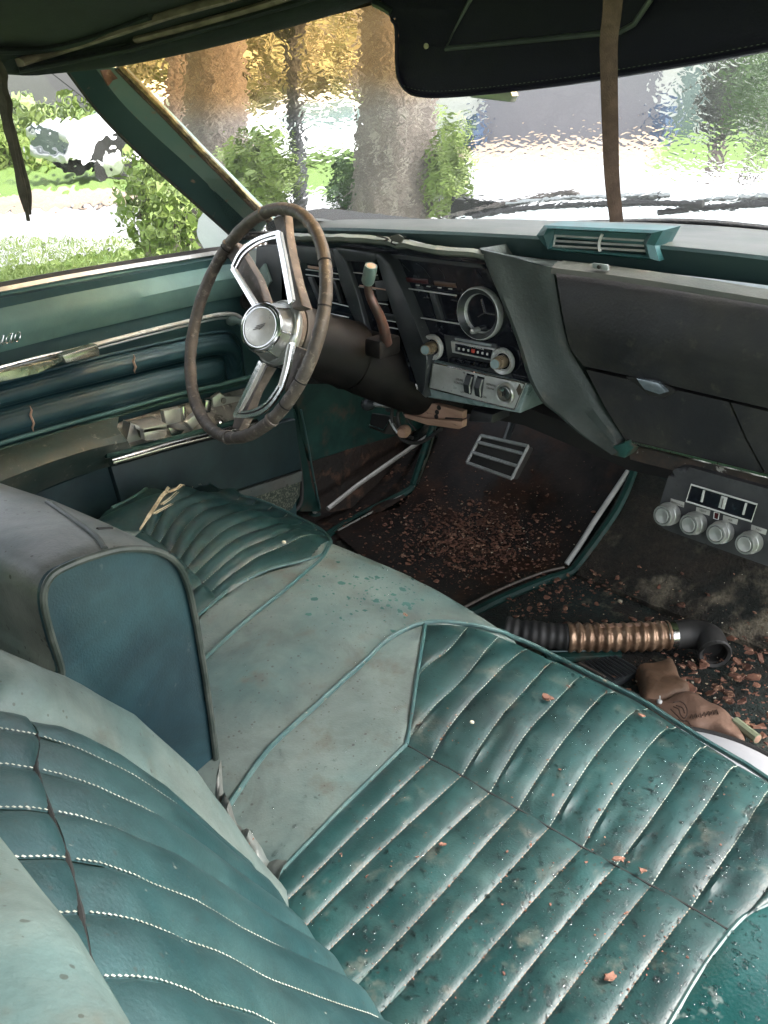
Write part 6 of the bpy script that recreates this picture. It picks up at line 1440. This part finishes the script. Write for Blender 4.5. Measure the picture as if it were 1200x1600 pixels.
trunk_at(268, 284, 240, 16.0, 30, 36, 'tree', 'thin dark tree trunk behind the left trunk')
# black lamp post
pb_ = at_d(470, 312, 8.0); pz = float(Gz(pb_[0], pb_[1])); lp = thing('lamp_post', 'slim black post standing between the two tree trunks', 'lamp post', (pb_[0], pb_[1], pz))
pt_ = at_d(456, 60, 8.0)
dv = nrm(pt_ - pb_); P0 = pb_ + dv * ((pz - .1 - pb_[2]) / dv[2])
mk('post', tube([P0, pt_], [.060, .052], 14), POSTB, lp); mk('post_collar', tube([P0 + dv * .5, P0 + dv * .62], .085, 14), POSTB, lp); mk('post_base', tube([P0, P0 + dv * .3], .10, 14), POSTB, lp); mk('lamp_head', lathe([(.05, 0), (.12, .1), (.16, .35), (.08, .45), (0, .5)], pt_, dv, 16), POSTB, lp)
def shrub(px, q, d, rx, rz, n, s, m, lb, cat='shrub', nm='shrub'):
    c = at_d(px, q, d); return leafmass(nm, c, (rx, rx, rz), n, s, m, lb, cat, stems(c, (rx, rx, rz)))
shrub(232, 325, 6.5, .19, .36, 1700, .030, LEAF1, 'leafy bright green bush outside the side window near the pillar')
shrub(272, 350, 6.2, .16, .22, 900, .03, LEAF1, 'low bright green bush at the foot of the pillar')
shrub(405, 265, 7.6, .26, .32, 1100, .05, LEAF1, 'green shrub between the left trunk and the black post')
shrub(545, 295, 7.3, .14, .26, 500, .045, LEAF2, 'narrow green shoots left of the thick trunk')
shrub(702, 268, 6.8, .15, .32, 900, .045, LEAF1, 'green leafy shoots right of the thick trunk')
shrub(85, 238, 34, 1.9, 1.5, 4200, .16, LEAF1, 'rounded green hedge bush behind the white pickup', 'hedge', 'hedge')
shrub(0, 240, 31, 1.9, 1.45, 3600, .16, LEAF1, 'wide green hedge at the far left behind the road', 'hedge', 'hedge')
shrub(395, 110, 30, 3.0, 2.0, 2600, .26, LEAF3, 'yellow orange autumn tree crown behind the black post', 'tree', 'tree')
shrub(262, 130, 34, 1.6, 1.6, 900, .22, LEAF3, 'orange brown tree crown behind the left trunk', 'tree', 'tree')
shrub(1196, 130, 15, .5, .7, 800, .09, LEAF2, 'green tree edge at the right end of the windscreen', 'tree', 'tree')
yt = at_d(1135, 150, 18); leafmass('tree', yt, (.42, .42, .62), 900, .10, mat('dull_leaf', (.07, .08, .06), rough=.8), 'small dark young tree standing on the right lawn', 'tree', [tube([A([yt[0], yt[1], float(Gz(*yt[:2]))]), yt], [.11, .07], 10)])
# grass tufts along the road edge near the car
V = []; F = []
for k in range(9000):
    px, q = random.uniform(-60, 380), random.uniform(375, 470); p = Gd(px, q); h_ = random.uniform(.03, .10); a_ = random.uniform(0, 6.28); u = A([math.cos(a_), math.sin(a_), 0]) * .008; l = A([random.gauss(0, .03), random.gauss(0, .03), h_]); i0 = len(V); V += [p - u, p + u, p + l]; F.append((i0, i0 + 1, i0 + 2))
mk('grass', (V, F), LEAF1, smooth=False, label='rough bright green grass beside the car', cat='grass', kind='stuff')
# houses
def house(name, c, yaw, w, d_, h, m, lb, parts, roof=1.6):
    t_ = thing(name, lb, 'building', c); cs, sn = math.cos(yaw), math.sin(yaw); Rm = A([[cs, -sn, 0], [sn, cs, 0], [0, 0, 1]])
    def L2(p): return A(c) + Rm @ A(p)
    V, F = box((0, 0, 0), (w, d_, h)); mk('wall', ((V + A([0, 0, h / 2])) @ Rm.T + A(c), F), m, t_, smooth=False)
    rv = [(-w / 2 - .4, -d_ / 2 - .4, h), (w / 2 + .4, -d_ / 2 - .4, h), (w / 2 + .4, d_ / 2 + .4, h), (-w / 2 - .4, d_ / 2 + .4, h), (-w / 2 - .4, 0, h + roof), (w / 2 + .4, 0, h + roof)]
    mk('roof', ([L2(v) for v in rv], [(0, 1, 5, 4), (2, 3, 4, 5), (1, 2, 5), (3, 0, 4), (0, 3, 2, 1)]), ROOFM, t_, smooth=False)
    for nm, x, z, ww, hh, m_ in parts:
        V, F = box((x, -d_ / 2 - .03, z), (ww, .08, hh)); mk(nm, (V @ Rm.T + A(c), F), m_, t_, smooth=False)
        if nm == 'window':
            for q in (-ww / 2, ww / 2): V, F = box((x + q, -d_ / 2 - .05, z), (.08, .12, hh + .1)); mk('window_frame', (V @ Rm.T + A(c), F), WHITEC, t_, smooth=False)
    return t_
hb = Gd(905, 216); fwd = nrm(A([hb[0] - CAM[0], hb[1] - CAM[1], 0])); yaw = math.atan2(fwd[1], fwd[0]) - math.pi / 2 - .12
D_ = math.hypot(hb[0] - CAM[0], hb[1] - CAM[1]); u_ = D_ / FPX
rt = A([math.cos(yaw), math.sin(yaw), 0]); ctr = hb + rt * 0 + fwd * 2.9; ctr[2] = hb[2] - .6
house('house', ctr, yaw, 620 * u_, 5.6, 4.2, WHITEW, 'white sided house with a wide grey garage door beyond the road', [('garage_door', 0 * u_, 1.9, 252 * u_, 3.2, GREYW), ('window', -215 * u_, 2.4, 40 * u_, 1.2, CARG), ('door', 165 * u_, 1.6, 26 * u_, 2.2, CARG)], 1.8)
for px, q, lb in ((746, 222, 'blue bin left of the grey garage door'), (1034, 212, 'blue bin right of the grey garage door')):
    b_ = Gd(px, q); b_ = b_ - fwd * .35; sz = 20 * u_; bn = thing('wheelie_bin', lb, 'bin', b_, 'blue bins beside the garage')
    mk('bin_body', box(b_ + A([0, 0, sz * 1.0]), (sz, sz, sz * 2.0), bev=.03), BIN, bn); mk('bin_lid', box(b_ + A([0, 0, sz * 2.05]), (sz * 1.1, sz * 1.1, sz * .14), bev=.02), BIN, bn)
# vehicles: body shell from a side profile
def vehicle(name, base, yaw, prof, wid, m, lb, cat, wheels, glassq, rw=.36):
    t_ = thing(name, lb, cat, base); cs, sn = math.cos(yaw), math.sin(yaw); Rm = A([[cs, -sn, 0], [sn, cs, 0], [0, 0, 1]])
    def T(V): return A(V) @ Rm.T + A(base)
    rows = []
    for y, sc in ((-wid / 2, .93), (-wid / 2 + .05, .98), (-wid / 2 + .16, 1.0), (0, 1.02), (wid / 2 - .16, 1.0), (wid / 2 - .05, .98), (wid / 2, .93)):
        rows.append([(x * (.99 if abs(y) > wid / 2 - .02 else 1), y * (1 if z < .95 else .82), .35 + (z - .35) * sc) for x, z in prof])
    V, F = sheet(rows, cv=True); n_ = len(prof); F += [tuple(range(n_)), tuple(6 * n_ + k for k in range(n_))[::-1]]
    mk('body', (T(V), F), m, t_)
    for q in glassq:
        for s in (-1, 1):
            V, F = slab([(x, s * (wid / 2 * .84 + .05 - (z - .95) * .10), z) for x, z in q], (0, -s * .04, 0)); mk('side_glass', (T(V), F), CARG, t_)
    for x in wheels:
        for s in (-1, 1):
            w_ = mk('wheel', lathe([(rw * .6, 0), (rw, .01), (rw, .2), (rw * .6, .22)], T([(x, s * wid / 2 - (.02 if s > 0 else -.02) - (.2 if s > 0 else 0), rw)])[0], Rm @ A([0, 1, 0]), 24), TYRE, t_)
            mk('rim', lathe([(rw * .6, 0), (rw * .5, .02), (.05, .04), (0, .04)], T([(x, s * (wid / 2 + .005), rw)])[0], Rm @ A([0, s, 0]), 16), SATIN, t_)
            mk('wheel_arch', lathe([(rw * 1.2, 0), (rw * 1.2, .01), (0, .01)], T([(x, s * (wid / 2 - .012), rw + .05)])[0], Rm @ A([0, s, 0]), 20), VOID, t_)
    return t_, T
pick = [(-2.8, .55), (-2.8, 1.0), (-2.6, 1.12), (-1.45, 1.2), (-.85, 1.78), (.5, 1.84), (.7, 1.2), (2.6, 1.2), (2.65, .6), (2.2, .45), (-2.6, .42)]
pb2 = Gd(160, 292); yawp = math.atan2(-ray(160, 260)[1], -ray(160, 260)[0]) + R(62)
fdir = A([ray(160, 260)[0], ray(160, 260)[1], 0]); fdir = nrm(fdir)
yawp = math.atan2(MC[1][0], MC[0][0]) + R(40)
dist = np.linalg.norm(pb2[:2] - CAM[:2]); 
cpos = Gd(272, 268); 
tk, TT_ = vehicle('pickup_truck', cpos, yawp, pick, 1.9, WHITEC, 'white pickup truck parked beyond the road by the green hedge', 'truck', (-1.9, 1.7), [[(-1.25, 1.25), (-.75, 1.68), (-.2, 1.7), (-.2, 1.25)], [(-.1, 1.25), (-.1, 1.7), (.45, 1.74), (.5, 1.25)]], .40)
V, F = slab([(-2.815, y, z) for y, z in ((-.75, .62), (.75, .62), (.75, 1.0), (-.75, 1.0))], (-.03, 0, 0)); mk('grille', (TT_(V), F), DARKC, tk)
for s in (-1, 1): V, F = box((-2.83, s * .82, .9), (.06, .22, .18), bev=.02); mk('headlight', (TT_(V), F), SATIN, tk)
V, F = box((-2.86, 0, .5), (.16, 1.9, .16), bev=.04); mk('bumper', (TT_(V), F), SATIN, tk)
V, F = slab([(-1.42, -.72, 1.24), (-1.42, .72, 1.24), (-.92, .66, 1.74), (-.92, -.66, 1.74)], (-.03, 0, .03)); mk('front_glass', (TT_(V), F), CARG, tk)
sed = [(-2.3, .5), (-2.3, .75), (-2.1, .9), (-1.1, 1.0), (-.5, 1.42), (.8, 1.45), (1.5, 1.02), (2.2, .98), (2.3, .6), (2.1, .4), (-2.1, .36)]
for px, q, lb, m_, yy in ((490, 250, 'white parked car between the black post and the thick trunk', WHITEC, 12), (395, 225, 'dark parked car behind the left shrub', DARKC, 5)):
    vehicle('parked_car', Gd(px, q), math.atan2(MC[1][0], MC[0][0]) + R(yy), sed, 1.8, m_, lb, 'car', (-1.5, 1.5), [[(-.95, 1.03), (-.4, 1.36), (.1, 1.38), (.1, 1.03)], [(.18, 1.03), (.18, 1.38), (.75, 1.38), (1.3, 1.03)]], .33)
